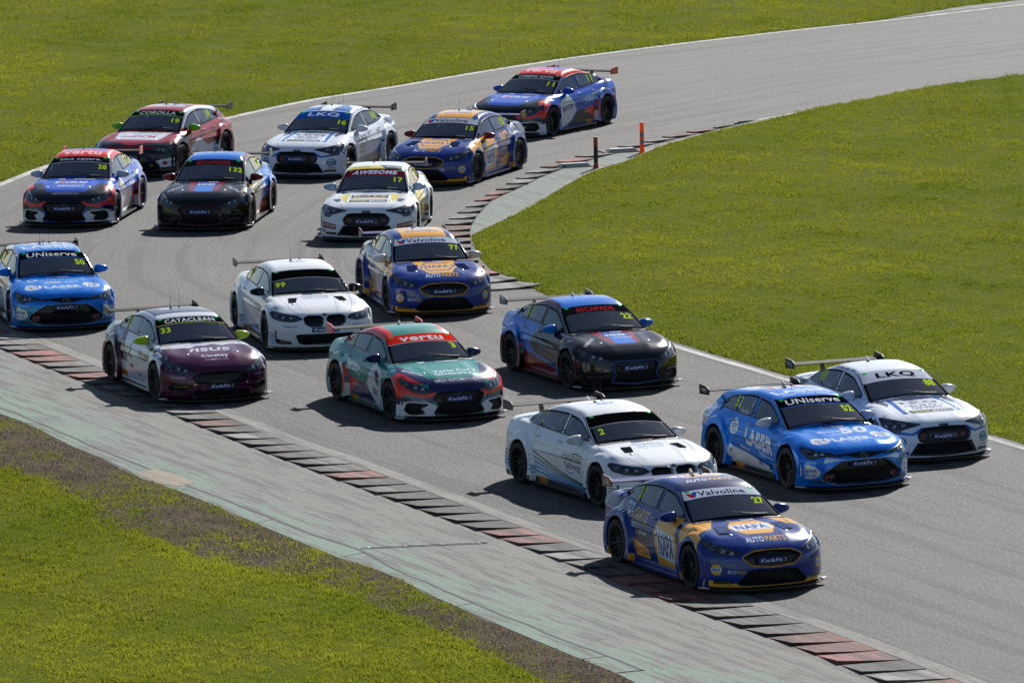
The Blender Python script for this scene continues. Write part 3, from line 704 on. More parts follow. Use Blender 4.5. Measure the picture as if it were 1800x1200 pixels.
# ------------------------------------------------------------------ liveries
WHITE, BLACK, LIME = (226, 229, 232), (14, 14, 17), (205, 235, 30)
class Liv:
    def __init__(s, m, base, top=None, front=None, rear=None, low=None):
        s.m = m; s.f, s.r = m['f'], m['r']; f, r = s.f, s.r
        s.sides = [Cv(-2.5, 2.5, 0, 1.5, 150, base), Cv(-2.5, 2.5, 0, 1.5, 150, base, flip=True)]
        s.top = Cv(-1.05, 1.05, -2.5, 2.5, 130, top or base); s.front = Cv(-1.05, 1.05, 0, 1.1, 160, front or base); s.rear = rear or base
        s.ws = Cv(-1, 1, 0, 1, 230, BLACK); s.win = [Cv(-2.0, 1.2, .8, 1.35, 150, BLACK), Cv(-1.2, 2.0, .8, 1.35, 150, BLACK, flip=True)]
        s.ws.poly([(-.955, .09), (-.5, .07), (0, .06), (.5, .07), (.955, .09), (.935, .96), (-.935, .96)], None)
        for w in s.win:
            for nm, p in m['side_windows']:
                c = np.mean(np.array(p), 0); w.poly([(c[0] + (q[0] - c[0]) * .945, c[1] + (q[1] - c[1]) * .87) for q in p], None)
        s.gl = .22; s.metal = 0.0; s.mirror = base; s.tint = (.62, .68, .74); s.tints = (.55, .60, .66)
    def side(s, fn):
        for c in s.sides: fn(c)
    def banner(s, bg, txt=None, col=WHITE, w=1.4, h=.15, v0=.755, shear=0, bold=1.5, edge=None, cy=None, sag=.03):
        c = s.ws; P = [(u, v0 + sag * (1 - u * u)) for u in np.linspace(-.99, .99, 15)]
        c.poly(P + [(.99, 1), (-.99, 1)], bg)
        if edge: c.line(P, .018, edge)
        if txt: c.text(txt, .0, cy or (v0 + 1.0) / 2 + .01, h, col, w=w, shear=shear, bold=bold)
        for q in (-.86, .86): c.ell(q, .965, .07, .03, (30, 190, 90))
    def number(s, no, side=1, v=.62):
        v = min(v, .545)
        s.ws.text(str(no), .76 * side, v, .21, LIME, w=.135 * len(str(no)), bold=2.5)
    def windows(s, no, name=''):
        m = s.m; xm = (m['xb'] + m['xc']) / 2
        for k, w in enumerate(s.win):
            w.text(str(no), m['xc'] - .02, 1.085, .17, LIME, w=.10 * len(str(no)), bold=2.5)
            if name: w.text(name, xm + .0, .975, .08, (200, 205, 210), w=.045 * len(name), bold=1)
            w.rect(xm + .16, 1.07, xm + .20, 1.17, WHITE); w.rect(xm + .17, 1.08, xm + .19, 1.16, None)
    def lines(s, gap=(6, 6, 8)):
        m = s.m; f, r = s.f, s.r
        for c in s.sides: c.poly([(r - .92, .92), (r - .66, .89), (r - .74, .82), (r - .92, .76)], (170, 22, 24))
        for c in s.sides:
            for x in (m['xb'], f - .64): c.line([(x + .01, .90), (x, .70), (x, .24), (x + .02, .19)], .008, gap)
            c.line([(r + .34, .95), (r + .44, .74), (r + .50, .45), (r + .56, .19)], .008, gap)
            c.line([(r + .56, .19), (f - .62, .19)], .008, gap); c.line([(f - .64, .9), (f - .30, .87), (f + .4, .74)], .007, gap)
            c.line([(f + .40, .60), (f + .44, .72)], .007, gap); c.ell(r - .1, .80, .06, .06, gap) if 0 else None
        t = s.top
        for sg in (-1, 1):
            t.line([(sg * .66, -(f - .42)), (sg * .63, -(f)), (sg * .57, -(f + .45)), (sg * .46, -(f + .70))], .008, gap)
            t.line([(sg * .58, -(f - 1.2)), (sg * .56, -(r + .5))], .012, gap)
        t.line([(-.46, -(f + .72)), (-.2, -(f + .765)), (.2, -(f + .765)), (.46, -(f + .72))], .008, gap)
        t.rect(-.72, -(f - .36), .72, -(f - .60), (12, 12, 14))
    def board(s, z, w=.46):
        c = s.front; c.rect(-w / 2, z - .045, w / 2, z + .045, (14, 38, 110)); c.text('KwikFit', -.02, z, .058, (235, 238, 242), w=w * .74, shear=.2, bold=2)
        c.line([(w * .40, z + .026), (w * .45, z), (w * .40, z - .026)], .014, (250, 180, 30))
    def black_openings(s, rim=None, rw=.02, only=None):
        for k, p in enumerate(s.m['recess']):
            s.front.poly(p, (9, 9, 11))
            if rim and (only is None or k in only): s.front.line(p, rw, rim, True)
    def btcc(s):
        x = s.f - .32; s.top.rect(-.20, -x - .045, .20, -x + .045, WHITE); s.top.rect(-.19, -x - .038, -.0, -x + .038, (30, 50, 130)); s.top.text('BTCC', .10, -x, .05, (30, 40, 90), w=.15, bold=1)
        s.top.text('KwikFit', -.095, -x, .028, WHITE, w=.15, shear=.2, bold=1)
    def goodyear(s, x=None, bg=(10, 10, 12)):
        for q in (-1, 1):
            s.front.rect(q * .72 - .11, .155, q * .72 + .11, .20, bg); s.front.text('GOODYEAR', q * .72, .177, .026, (235, 190, 40), w=.19, bold=1)
    def autocar(s, x=None, z=.235, bg=(235, 170, 30), sc=1.0):
        x = x if x is not None else s.r + .72
        for c in s.sides: c.rect(x - .19 * sc, z - .05 * sc, x + .19 * sc, z + .05 * sc, bg); c.text('AUTOCAR', x, z, .06 * sc, (150, 25, 25), w=.33 * sc, bold=2)
    def mats(s, nm):
        lv = livery_material(nm + '_livery', [s.sides[0], s.sides[1], s.top, s.front], s.rear, s.gl, s.metal)
        return dict(livery=lv, ws=glass_material(nm + '_screen', s.ws, 'uv', 0, tint=s.tint), wr=glass_material(nm + '_glass_right', s.win[0], 0, 2, tint=s.tints), wl=glass_material(nm + '_glass_left', s.win[1], 0, 2, neg=True, tint=s.tints))

def hexa(c, cx, cy, w, h, col, sk=.25):
    c.poly([(cx - w / 2, cy), (cx - w * sk, cy + h / 2), (cx + w * sk, cy + h / 2), (cx + w / 2, cy), (cx + w * sk, cy - h / 2), (cx - w * sk, cy - h / 2)], col)
def napa_logo(c, cx, cy, w, h, ye, wh, bl):
    hexa(c, cx, cy, w, h, ye, .28); c.poly([(cx - w * .42, cy - h * .22), (cx - w * .42, cy + h * .22), (cx + w * .42, cy + h * .22), (cx + w * .42, cy - h * .22)], wh)
    c.text('NAPA', cx, cy, h * .33, bl, w=w * .68, bold=2)
def L_napa(m, no, yellow_top, name):
    BL, YE, WH = (8, 50, 132), (236, 170, 52), (222, 228, 236); f, r = m['f'], m['r']; L = Liv(m, BL)
    NV = (24, 30, 70)
    def sd(c):
        c.poly([(r - .95, .90), (r + .1, .98), (r + .55, .60), (r + .2, .78), (r - .3, .80), (r - .9, .62)], NV)
        c.poly([(r + .58, .62), (r + .95, .75), (r + 1.12, .45), (r + .9, .30), (r + .65, .40)], NV)
        c.poly([(f - .55, .95), (f - .05, .93), (f + .20, .80), (f + .30, .60), (f + .16, .70), (f - .12, .76), (f - .34, .62), (f - .50, .60), (f - .52, .80)], YE)
        c.poly([(f - 1.28, .93), (f - .66, .93), (f - .66, .72), (f - 1.36, .78)], YE)
        hexa(c, f - 1.03, .50, .86, .66, YE, .36)
        c.poly([(f - 1.36, .74), (f - .72, .66), (f - .70, .24), (f - 1.34, .30)], WH)
        c.text('NAPA', f - 1.03, .485, .34, BL, w=.56, bold=3)
        c.text('AUTO', r + .12, .86, .17, WH, w=.50, rot=-3, shear=.25, bold=3); c.text('PARTS', r + .72, .80, .17, YE, w=.54, rot=-3, shear=.25, bold=3)
        c.text('ahren', r + .82, .56, .075, WH, w=.27, bold=2); c.rect(r + .66, .52, r + .685, .61, (200, 40, 40))
        c.poly([(r + .46, .46), (r + .98, .34), (r + 1.08, .19), (r + .60, .20)], YE); c.text('AUTOCAR', r + .78, .285, .085, (150, 25, 25), w=.38, rot=-4, bold=2)
        c.poly([(r - .9, .42), (r - .5, .45), (r - .5, .12), (r - .9, .12)], (150, 30, 32)); c.text('SCHAEFFLER', f - .12, .83, .04, (90, 110, 60), w=.26)
    L.side(sd); t = L.top
    if yellow_top:
        t.poly([(-.40, -(f - .40)), (.40, -(f - .40)), (.36, -(f + .1)), (.22, -(f + .48)), (-.22, -(f + .48)), (-.36, -(f + .1))], YE)
        hexa(t, 0, -(f + .08), .66, .54, BL, .28); hexa(t, 0, -(f + .08), .60, .46, YE, .28); t.rect(-.36, -(f + .20), .36, -(f - .04), YE); t.text('NAPA', 0, -(f + .08), .18, BL, w=.46, bold=3)
        for q in (-1, 1): t.poly([(q * .27, -(f + .17)), (q * .27, -(f - .01)), (q * .35, -(f + .08))], BL)
        t.rect(-.42, -(f - 1.12), .42, -(r + .1), YE); hexa(t, 0, -(f - 1.85), .60, .44, BL); hexa(t, 0, -(f - 1.85), .56, .38, WH); t.text('NAPA', 0, -(f - 1.85), .18, BL, w=.40, bold=2)
        t.text('AUTO', -.17, -(f - 1.42), .14, BL, w=.28, bold=3); t.text('PARTS', .16, -(f - 1.42), .14, BL, w=.30, bold=3)
    else:
        t.poly([(-.30, -(f - .40)), (.30, -(f - .40)), (.34, -(f + .3)), (0, -(f + .5)), (-.34, -(f + .3))], (44, 56, 104))
        napa_logo(t, 0, -(f + .07), .74, .62, YE, WH, BL)
        for q in (-1, 1): t.poly([(q * .9, -(f - .6)), (q * .42, -(f - .40)), (q * .60, -(f + .0)), (q * .9, -(f + .1))], YE)
        t.rect(-.58, -(f - 1.12), .58, -(f - 1.55), (34, 42, 84)); napa_logo(t, 0, -(f - 1.90), .90, .50, YE, WH, BL)
        t.text('AUTO', -.2, -(f - 1.44), .15, WH, w=.34, shear=.2, bold=3); t.text('PARTS', .18, -(f - 1.44), .15, YE, w=.36, shear=.2, bold=3)
    t.text('AUTO', -.165, -(f + .56), .14, WH, w=.29, shear=.1, bold=3); t.text('PARTS', .16, -(f + .56), .14, YE, w=.31, shear=.1, bold=3)
    for q in (-1, 1): t.text('GREEN GROUP', q * .72, -(f + .10), .04, (90, 170, 110), w=.26, rot=q * -35)
    c = L.front; c.poly([(-1, .22), (-.55, .165), (.55, .165), (1, .22), (1, 0), (-1, 0)], YE); L.black_openings()
    c.line(m['recess'][0], .022, YE, True); c.ell(0, .575, .06, .022, (60, 70, 100)); c.ell(0, .575, .053, .017, (14, 20, 50)); c.text('Ford', 0, .575, .02, (150, 160, 180), w=.06, shear=.2, bold=0)
    L.board(.475); c.text('CARLYLE', 0, .285, .07, (52, 56, 62), w=.56, bold=2); c.text('TOOLS', 0, .195, .03, (40, 44, 50), w=.24, bold=1)
    for q in (-1, 1):
        xx = q * .80; napa_logo(c, xx, .36, .13, .15, YE, WH, BL)
        c.text('everywhen', q * .60, .50, .03, (130, 150, 190), w=.19); c.rect(q * .62 - .05, .415, q * .62 + .05, .422, (90, 220, 60))
    c.text('AUTO', -.615, .33, .05, WH, w=.12, rot=-2, shear=.2, bold=3); c.text('PARTS', -.49, .325, .05, YE, w=.12, rot=-2, shear=.2, bold=3)
    L.sides[0].text('AUTO', f + .78, .33, .06, WH, w=.14, bold=2); L.sides[1].text('AUTO', f + .6, .36, .06, WH, w=.14, bold=2); L.sides[1].text('PARTS', f + .75, .36, .06, YE, w=.14, bold=2)
    L.goodyear(); L.btcc(); L.lines(); L.windows(no, name)
    L.banner((205, 212, 222), 'Valvoline', (22, 36, 96), w=1.24, h=.16, v0=.715, edge=(30, 50, 130) if no != 15 else (150, 25, 40)); L.ws.poly([(-.93, .93), (-.82, .78), (-.70, .77), (-.76, .90)], (190, 35, 48)); L.ws.poly([(-.70, .77), (-.62, .94), (-.74, .95), (-.78, .88)], (30, 80, 180))
    L.number(no); L.mirror = BL if no == 27 else (205, 208, 212) if no == 77 else (120, 14, 30)
    L.plate = 'GB'; L.platecol = (92, 30, 36); L.wingcol = (30, 46, 112); L.gl = .20; return L
def swoosh(c, x0, x1, z0, z1, col, w, n=14, p=2.0):
    c.line([(x0 + (x1 - x0) * t, z0 + (z1 - z0) * (1 - (1 - t) ** p)) for t in np.linspace(0, 1, n)], w, col)
def L_bmw(m, no, name, mcol):
    f, r = m['f'], m['r']; W2 = (238, 240, 243); L = Liv(m, W2); GR, LB = (10, 74, 50), (84, 150, 214)
    def sd(c):
        for k, (col, w) in enumerate(((GR, .022), (GR, .02), (LB, .026), (LB, .026), (LB, .03))):
            c.line([(r + .42 + (f - r - .2) * t, .58 - .075 * k - (.36 - .055 * k) * (1 - (1 - t) ** 2.2)) for t in np.linspace(0, .88, 16)], w, col)
            c.line([(r - .95, .50 - .055 * k), (r - .36, .49 - .055 * k)], w * .8, col); c.line([(f + .42, .34 - .045 * k), (f + .95, .33 - .045 * k)], w * .7, col)
        x = f - 1.0; c.text('COGNITION', x, .61, .10, (30, 34, 40), w=.60, rot=-3, bold=1.5); c.text('LAND+WATER', x + .02, .48, .095, (30, 34, 40), w=.58, rot=-3, bold=1.5)
        c.line([(x - .30, .64), (x - .28, .58)], .03, GR); c.line([(x + .02, .685), (x + .16, .71), (x + .30, .69), (x + .31, .60)], .02, GR); c.line([(x - .26, .44), (x - .18, .38), (x - .06, .375), (x + .04, .41)], .02, LB); c.line([(x + .12, .44), (x + .26, .40)], .018, LB); c.line([(x - .29, .50), (x - .30, .55)], .02, GR)
        c.rect(f - .52, .54, f - .42, .60, (150, 60, 60)); c.rect(f - .52, .47, f - .42, .50, (60, 60, 60)); c.text('TMS', r - .66, .70, .05, (60, 62, 66), w=.12)
        c.rect(r - .95, .0, f + .2, .175, (16, 16, 18)); c.line([(r + .46, .17), (f - .4, .17)], .012, (50, 50, 54))
    L.side(sd); L.autocar(z=.145, sc=.75); t = L.top
    t.text('COGNITION', 0, -(f - .14), .09, (90, 110, 112), w=.50, bold=1.5); t.text('LAND+WATER', 0, -(f - .02), .085, (100, 140, 170), w=.48, bold=1.5)
    t.line([(-.34, -(f + .03)), (-.1, -(f + .08)), (.2, -(f + .05))], .014, LB); t.line([(-.3, -(f - .15)), (.1, -(f - .19)), (.34, -(f - .12))], .012, (150, 190, 170))
    t.text('REV', 0, -(f - 1.62), .22, (70, 110, 190), w=.30, shear=.3, bold=2); t.line([(-.35, -(f - 1.75)), (0, -(f - 1.55)), (.42, -(f - 1.78))], .012, (180, 60, 60))
    t.line([(-.36, -(f - .3)), (-.25, -(f + .7))], .006, (150, 152, 156)); t.line([(.36, -(f - .3)), (.25, -(f + .7))], .006, (150, 152, 156))
    c = L.front; L.black_openings(); L.board(.415, .5); c.text('apexrental.co.uk', .35, .135, .03, (40, 60, 140), w=.34); c.ell(0, .69, .035, .035, (40, 60, 100))
    for q in (-1, 1):
        c.text('Hollands 3D', q * .62, .475, .035, (50, 80, 150), w=.24, bold=1); c.poly([(q * .80, .40), (q * .84, .40), (q * .84, .25), (q * .60, .20), (q * .80, .175), (q * .86, .18), (q * .86, .40)], (14, 14, 16)); c.text('EMIXA', q * .73, .205, .026, WHITE, w=.12)
        for k, col in enumerate((GR, GR, LB, LB)): c.line([(q * .87, .33 - k * .035), (q * 1.0, .345 - k * .035)], .014, col)
    L.goodyear(bg=(16, 16, 16)); L.btcc(); L.lines((120, 122, 126)); L.windows(no, name); L.banner((11, 12, 14), None, v0=.60, edge=(170, 175, 180), sag=.05); L.number(no, -1, .42); L.mirror = mcol; L.plate = ''; L.platecol = (14, 14, 16); L.wingcol = (48, 50, 56); L.gl = .25; return L
def bar_logo(c, cx, cy, h, w, col=WHITE):
    c.text('LASER', cx, cy, h, col, w=w, shear=-.08, bold=3.5); c.text('TOOLS', cx + w * .0, cy - h * .85, h * .38, col, w=w * .26, bold=1.5)
    c.rect(cx - w * .40, cy - h * .86, cx - w * .16, cy - h * .80, col); c.rect(cx + w * .17, cy - h * .86, cx + w * .40, cy - h * .80, col)
def egg(c, x, z, s, txt='serve first'):
    c.ell(x, z, .11 * s, .085 * s, WHITE); c.ell(x - .03 * s, z + .05 * s, .06 * s, .06 * s, WHITE); a, b = txt.split(); c.text(a, x, z + .022 * s, .045 * s, (40, 90, 180), w=.13 * s, bold=1); c.text(b, x + .01 * s, z - .035 * s, .045 * s, (40, 90, 180), w=.11 * s, bold=1)
def L_laser(m, no, name):
    f, r = m['f'], m['r']; BL = (12, 124, 226); L = Liv(m, BL); W2 = (222, 228, 236); NV = (20, 50, 110)
    def sd(c):
        c.poly([(r - .9, .92), (r - .5, .99), (r - .28, .90), (r - .45, .60), (r - .9, .66)], W2); c.text('KIT', r - .52, .84, .09, NV, w=.20, rot=-4, bold=2)
        c.poly([(r + .46, .42), (r + 1.05, .36), (f - .55, .20), (f - .5, .12), (r + .5, .12)], W2)
        c.line([(r + .5, .47), (r + 1.1, .40), (f - .6, .22)], .018, NV)
        c.text('LASER', f - 1.12, .60, .28, W2, w=.98, rot=-4, shear=-.1, bold=4); c.text('TOOLS', f - 1.02, .40, .07, W2, w=.25, rot=-5, bold=2)
        c.line([(r + .82, .45), (r + 1.14, .41)], .02, W2); c.line([(f - .86, .385), (f - .60, .36)], .02, W2)
        egg(c, r + .62, .72, 1.3); c.text('prizeforbes', f - .30, .84, .05, W2, w=.28, bold=1); c.text('J&D Pierce', f + .12, .80, .05, W2, w=.26, rot=-14, shear=.2, bold=1)
        for k, tx in enumerate(('LIQUI', 'MOLY', 'TEPS')): c.text(tx, f - .50, .62 - k * .06, .04, W2, w=.10, bold=1)
        c.text('SG', f - 1.1, .27, .075, NV, w=.12, bold=2); c.text('GKFX', f - .70, .27, .06, (100, 190, 240), w=.22, bold=2)
        c.poly([(f - .78, .30), (f - .58, .26), (f - .58, .20), (f - .78, .2)], NV)
        c.rect(r + .4, 0, f - .36, .165, (18, 20, 26))
        if no == 50: c.poly([(f - 1.6, .70), (f - .7, .88), (f - .6, .4), (f - 1.5, .2)], (60, 66, 74)); c.text('LASER', f - 1.12, .60, .28, W2, w=.9, rot=-4, bold=4)
    L.side(sd); L.autocar(x=r + .75, z=.14, sc=.7); t = L.top
    bar_logo(t, 0, -(f + .40), .17, .68, W2)
    if no == 52: t.text('50', .24, -(f - .04), .36, W2, w=.46, shear=.2, bold=4); t.text('driver', -.16, -(f - .02), .09, W2, w=.50, bold=2); egg(t, -.53, -(f + .38), 1.5); egg(t, .57, -(f + .25), 1.5); t.ell(-.10, -(f + .15), .15, .06, (130, 180, 230)); t.text('selco', -.10, -(f + .15), .06, (30, 80, 160), w=.18)
    else: t.text('DATANATION', 0, -(f - .08), .10, (170, 210, 245), w=.90, bold=1.5); t.ell(-.14, -(f + .10), .17, .055, W2); t.text('selco', -.14, -(f + .10), .06, (30, 80, 160), w=.2); t.rect(.06, -(f + .15), .34, -(f + .05), (120, 180, 235)); egg(t, -.54, -(f + .36), 1.5); egg(t, .54, -(f + .30), 1.5); t.ell(-.5, -(f - .10), .10, .07, W2); t.ell(-.5, -(f - .10), .06, .04, BL)
    t.text('LASER', 0, -(f - 1.42), .25, W2, w=.98, shear=-.1, bold=4); t.text('TOOLS', 0, -(f - 1.23), .08, W2, w=.28, bold=2); t.rect(-.42, -(f - 1.2), -.18, -(f - 1.235), W2); t.rect(.18, -(f - 1.2), .42, -(f - 1.235), W2)
    t.rect(-.40, -(f - 2.0), .40, -(f - 1.72), W2); [t.rect(-.38 + k * .2, -(f - 1.98), -.26 + k * .2, -(f - 1.74), (190, 60, 80)) for k in range(4)]
    c = L.front
    if no == 50: c.poly([(-1, .5), (-.75, .44), (-.5, .50), (-.6, .3), (-.5, .12), (-1, .12)], (14, 130, 170))
    c.poly([(-.62, .56), (-.30, .515), (.30, .515), (.62, .56), (.66, .47), (.40, .51), (-.40, .51), (-.66, .47)], W2 if no == 52 else BL)
    L.black_openings(W2, .024); c.poly([(-.45, .60), (0, .515), (.45, .60), (0, .625)], (12, 12, 16)); c.ell(0, .565, .065, .055, (150, 156, 164)); c.ell(0, .565, .055, .045, (16, 18, 22)); c.text('TG', 0, .565, .045, (160, 164, 170), w=.05)
    L.board(.445, .44)
    for q in (-1, 1):
        c.ell(q * .56, .245, .075, .055, (225, 225, 230)); c.ell(q * .56, .245, .068, .048, (160, 20, 40)); c.text('STP', q * .56, .245, .05, WHITE, w=.10, shear=.2, bold=2)
        egg(c, q * .83, .32, 1.15); c.text('J&D Pierce', q * .78, .47, .035, WHITE, w=.2, shear=.2)
    c.text('AIRTEC', 0, .27, .075, (30, 32, 36), w=.42, bold=2)
    L.goodyear(bg=(10, 40, 90)); L.btcc(); L.lines((6, 40, 90)); L.windows(no, name); L.banner((14, 16, 22), 'UNiserve', WHITE, w=1.55, h=.17, v0=.71, edge=(20, 100, 200)); L.number(no, 1, .66)
    L.mirror = (200, 204, 210) if no == 52 else BL; L.plate = 'TMS'; L.platecol = (16, 16, 20); L.wingcol = (48, 50, 56); L.gl = .14; L.metal = .25; return L
def L_lkq(m, no, name):
    f, r = m['f'], m['r']; L = Liv(m, (230, 236, 244)); BL, GY, NV, W2 = (26, 96, 186), (96, 104, 116), (30, 36, 50), (230, 236, 244)
    def sd(c):
        c.poly([(r - .9, .90), (r - .3, 1.0), (r - .0, .95), (r - .3, .80)], GY)
        c.text('LKQ', f - .98, .70, .15, NV, w=.50, shear=-.1, bold=3); c.ell(f - .98, .50, .26, .085, NV); c.ell(f - .98, .50, .245, .07, W2); c.text('EURO', f - .98, .51, .08, NV, w=.34, bold=2); c.text('CAR PARTS', f - .98, .40, .05, NV, w=.38, bold=2)
        c.text('OPTIMAL', f - .12, .80, .05, (60, 90, 130), w=.30, rot=-8, bold=1)
        c.poly([(r + .44, .34), (f - .46, .30), (f - .46, .12), (r + .44, .12)], GY); c.poly([(r + .5, .48), (r + .86, .34), (r + 1.2, .3), (r + .5, .3)], BL)
        c.poly([(f + .18, .70), (f + .42, .62), (f + .46, .54), (f + .2, .62)], NV)
        for k in range(12): c.rect(r + .0 + k * .2, 1.245, r + .16 + k * .2, 1.275, (120, 130, 150))
    L.side(sd); L.autocar(x=r + .70, z=.15, sc=.75); t = L.top
    for q in (-1, 1):
        t.poly([(q * .36, -(f - .42)), (q * .46, -(f - .42)), (q * .52, -(f + .42)), (q * .42, -(f + .42)), (q * .44, -(f + .2))], BL); t.poly([(q * .54, -(f - .42)), (q * .66, -(f - .42)), (q * .60, -(f - .0)), (q * .50, -(f - .2))], GY)
    t.text('LKQ', 0, -(f - .12), .14, (50, 56, 66), w=.66, bold=4); t.ell(0, -(f + .06), .34, .095, NV); t.ell(0, -(f + .06), .325, .08, W2); t.text('EURO', 0, -(f + .06), .11, NV, w=.46, bold=1.5); t.text('CAR PARTS', 0, -(f + .20), .08, NV, w=.54, bold=3)
    t.rect(-.38, -(f + .45), .38, -(f + .30), (34, 36, 34)); t.text('POWER', -.18, -(f + .375), .09, (190, 190, 70), w=.33, bold=2.5); t.text('MAXED', .18, -(f + .375), .09, WHITE, w=.33, bold=2.5)
    if no == 16:
        for q in (-1, 1): t.poly([(q * .18, -(f - 1.15)), (q * .58, -(f - 1.15)), (q * .52, -(f - 1.4)), (q * .24, -(f - 1.9)), (q * .18, -(f - 1.9))], BL); t.poly([(q * .14, -(f - 1.15)), (q * .20, -(f - 1.15)), (q * .30, -(f - 2.0)), (q * .22, -(f - 2.0))], NV)
    else:
        t.poly([(.10, -(f - 2.1)), (.55, -(f - 2.0)), (.5, -(r + .3)), (.15, -(r + .3))], BL); t.poly([(-.55, -(f - 1.9)), (-.3, -(f - 1.9)), (-.25, -(r + .3)), (-.5, -(r + .3))], GY)
    c = L.front; c.poly([(-1, .56), (-.55, .50), (-.40, .58), (.40, .58), (.55, .50), (1, .56), (1, .52), (.55, .46), (.45, .50), (-.45, .50), (-.55, .46), (-1, .52)], BL)
    L.black_openings((40, 44, 52), .01); c.poly([(-.48, .34), (.48, .34), (.60, .14), (-.60, .14)], (9, 9, 11)); L.board(.435, .42)
    for q in (-1, 1):
        c.ell(q * .36, .44, .07, .05, (200, 200, 205)); c.ell(q * .36, .44, .064, .044, (150, 25, 40)); c.text('ABS', q * .36, .44, .035, WHITE, w=.09, bold=1)
        c.ell(q * .74, .36, .095, .08, (60, 74, 96)); c.ell(q * .74, .36, .08, .065, (150, 190, 215)); c.text('ENEOS', q * .74, .36, .04, NV, w=.14, bold=2); c.text('SPITFIRE', q * .74, .235, .035, (170, 60, 60), w=.15, bold=1)
    for k in range(4): c.ell(-.06 + k * .04, .605, .03, .03, (200, 204, 210)); c.ell(-.06 + k * .04, .605, .021, .021, (16, 16, 18))
    L.goodyear(); L.btcc(); L.lines((110, 118, 130)); L.windows(no, name)
    if no == 88: L.banner((204, 210, 222), 'LKQ', (26, 28, 34), w=1.15, h=.20, v0=.64, bold=3)
    else: L.banner((24, 74, 160), 'LKQ', (200, 215, 240), w=1.20, h=.19, v0=.66, bold=3)
    L.number(no, 1, .52); L.mirror = (206, 210, 218); L.plate = 'X'; L.platecol = (20, 20, 22); L.wingcol = (18, 18, 20); return L
def L_vertu(m, no, name, base, banner, btxt):
    f, r = m['f'], m['r']; L = Liv(m, base); RD, NV, W2 = (236, 52, 40), (26, 30, 84), (222, 226, 232)
    def sd(c):
        c.rect(-2.4, 1.20, f - 1.0, 1.5, RD); c.poly([(r - .4, 1.10), (r + .35, 1.19), (f - 1.7, 1.24), (f - 1.15, 1.215), (f - .62, .98), (f - .62, .86), (f - .55, .95), (f - .9, 1.3), (r - .6, 1.4)], RD)
        c.poly([(r - .9, .62), (r - .55, .66), (r - .5, .1), (r - .9, .1)], RD); c.poly([(r + .35, .52), (r + .98, .44), (r + .55, .22), (r + .4, .2)], RD)
        c.poly([(f - 1.30, .46), (f - .94, .86), (f - .36, .66), (f - .40, .12), (f - .80, .14), (f - 1.0, .2)], W2); c.poly([(r + .52, .2), (r + .98, .44), (f - 1.42, .46), (f - .84, .13), (r + .5, .13)], NV if no == 3 else (20, 22, 30))
        c.text('vertu', r + .62, .70, .24, (190, 218, 218) if no == 3 else (160, 190, 226), w=.86, rot=-7, bold=3)
        if no == 3: c.poly([(f - .86, .72), (f - .76, .76), (f - .68, .70), (f - .68, .50), (f - .74, .46), (f - .84, .52)], (16, 18, 22)); c.line([(f - .87, .63), (f - .67, .59)], .02, W2); c.text('BiRCH', f - .80, .36, .12, (16, 18, 22), w=.44, rot=-6, bold=3)
        else: c.text('WATCH.', f - .84, .55, .13, (24, 26, 30), w=.56, rot=-8, bold=3)
        c.text('Diamondbrite', r + .82, .38, .05, W2, w=.34, bold=1)
        c.poly([(f + .0, .74), (f + .26, .66), (f + .40, .30), (f + .90, .30), (f + .9, .62), (f + .5, .76), (f + .2, .82)], RD); c.poly([(f + .36, .44), (f + 1, .36), (f + 1, .30), (f + .38, .32)], NV); c.poly([(f + .36, .31), (f + 1, .31), (f + 1, .1), (f + .36, .1)], W2)
    L.side(sd); L.autocar(x=r + .70, z=.155, sc=.8)
    t = L.top
    for q in (-1, 1): t.rect(q * .56 - .12, -(f - .9), q * .56 + .12, -(r - .5), RD)
    t.poly([(-.40, -(f - .42)), (.46, -(f - .42)), (.40, -(f - .28)), (-.30, -(f - .28))], W2)
    if no == 3:
        t.text('Vertu Car', .06, -(f + .30), .13, W2, w=.66, bold=2); t.text('Giveaway', .04, -(f + .46), .14, W2, w=.66, bold=2)
        for q in (-1, 1): t.poly([(q * .75, -(f - .3)), (q * .62, -(f + .1)), (q * .46, -(f + .58)), (0, -(f + .64)), (0, -(f + 1)), (q * 1.0, -(f + 1)), (q * 1.0, -(f + .2)), (q * .8, -(f))], NV)
        for q in (-1, 1): t.poly([(q * 1.0, -(f + .02)), (q * .80, -(f + .12)), (q * .68, -(f + .50)), (q * .56, -(f + .66)), (q * .7, -(f + .9)), (q * 1.0, -(f + .9))], RD)
        t.text('BiRCH AUTOMOTIVE', 0, -(f + .665), .085, W2, w=.72, bold=2); t.text('MILLERS OILS', -.60, -(f + .24), .08, W2, w=.42, rot=-52, shear=.2, bold=2)
    else:
        for q in (-1, 1): t.poly([(q * .60, -(f + .0)), (q * .40, -(f + .60)), (0, -(f + .64)), (0, -(f + 1)), (q * 1, -(f + 1)), (q * 1, -(f + .1))], (18, 20, 26)); t.poly([(q * 1.0, -(f - .12)), (q * .80, -(f - .04)), (q * .72, -(f + .30)), (q * 1.0, -(f + .5))], RD)
        t.text('EXCELR8', 0, -(f - .02), .16, W2, w=.66, shear=.2, bold=4); t.text('X', -.18, -(f - .02), .22, RD, w=.13, shear=.4, bold=2)
        if no == 28: t.text('GENESYS', .04, -(f + .26), .13, W2, w=.56, bold=2); t.text('easyPayments.com', 0, -(f + .67), .07, (200, 205, 215), w=.56, bold=2)
        t.rect(-.60, -(f - 1.10), .60, -(f - 1.50), RD); t.text('vertu', -.02, -(f - 1.31), .24, (250, 200, 195), w=.80, bold=3)
    c = L.front
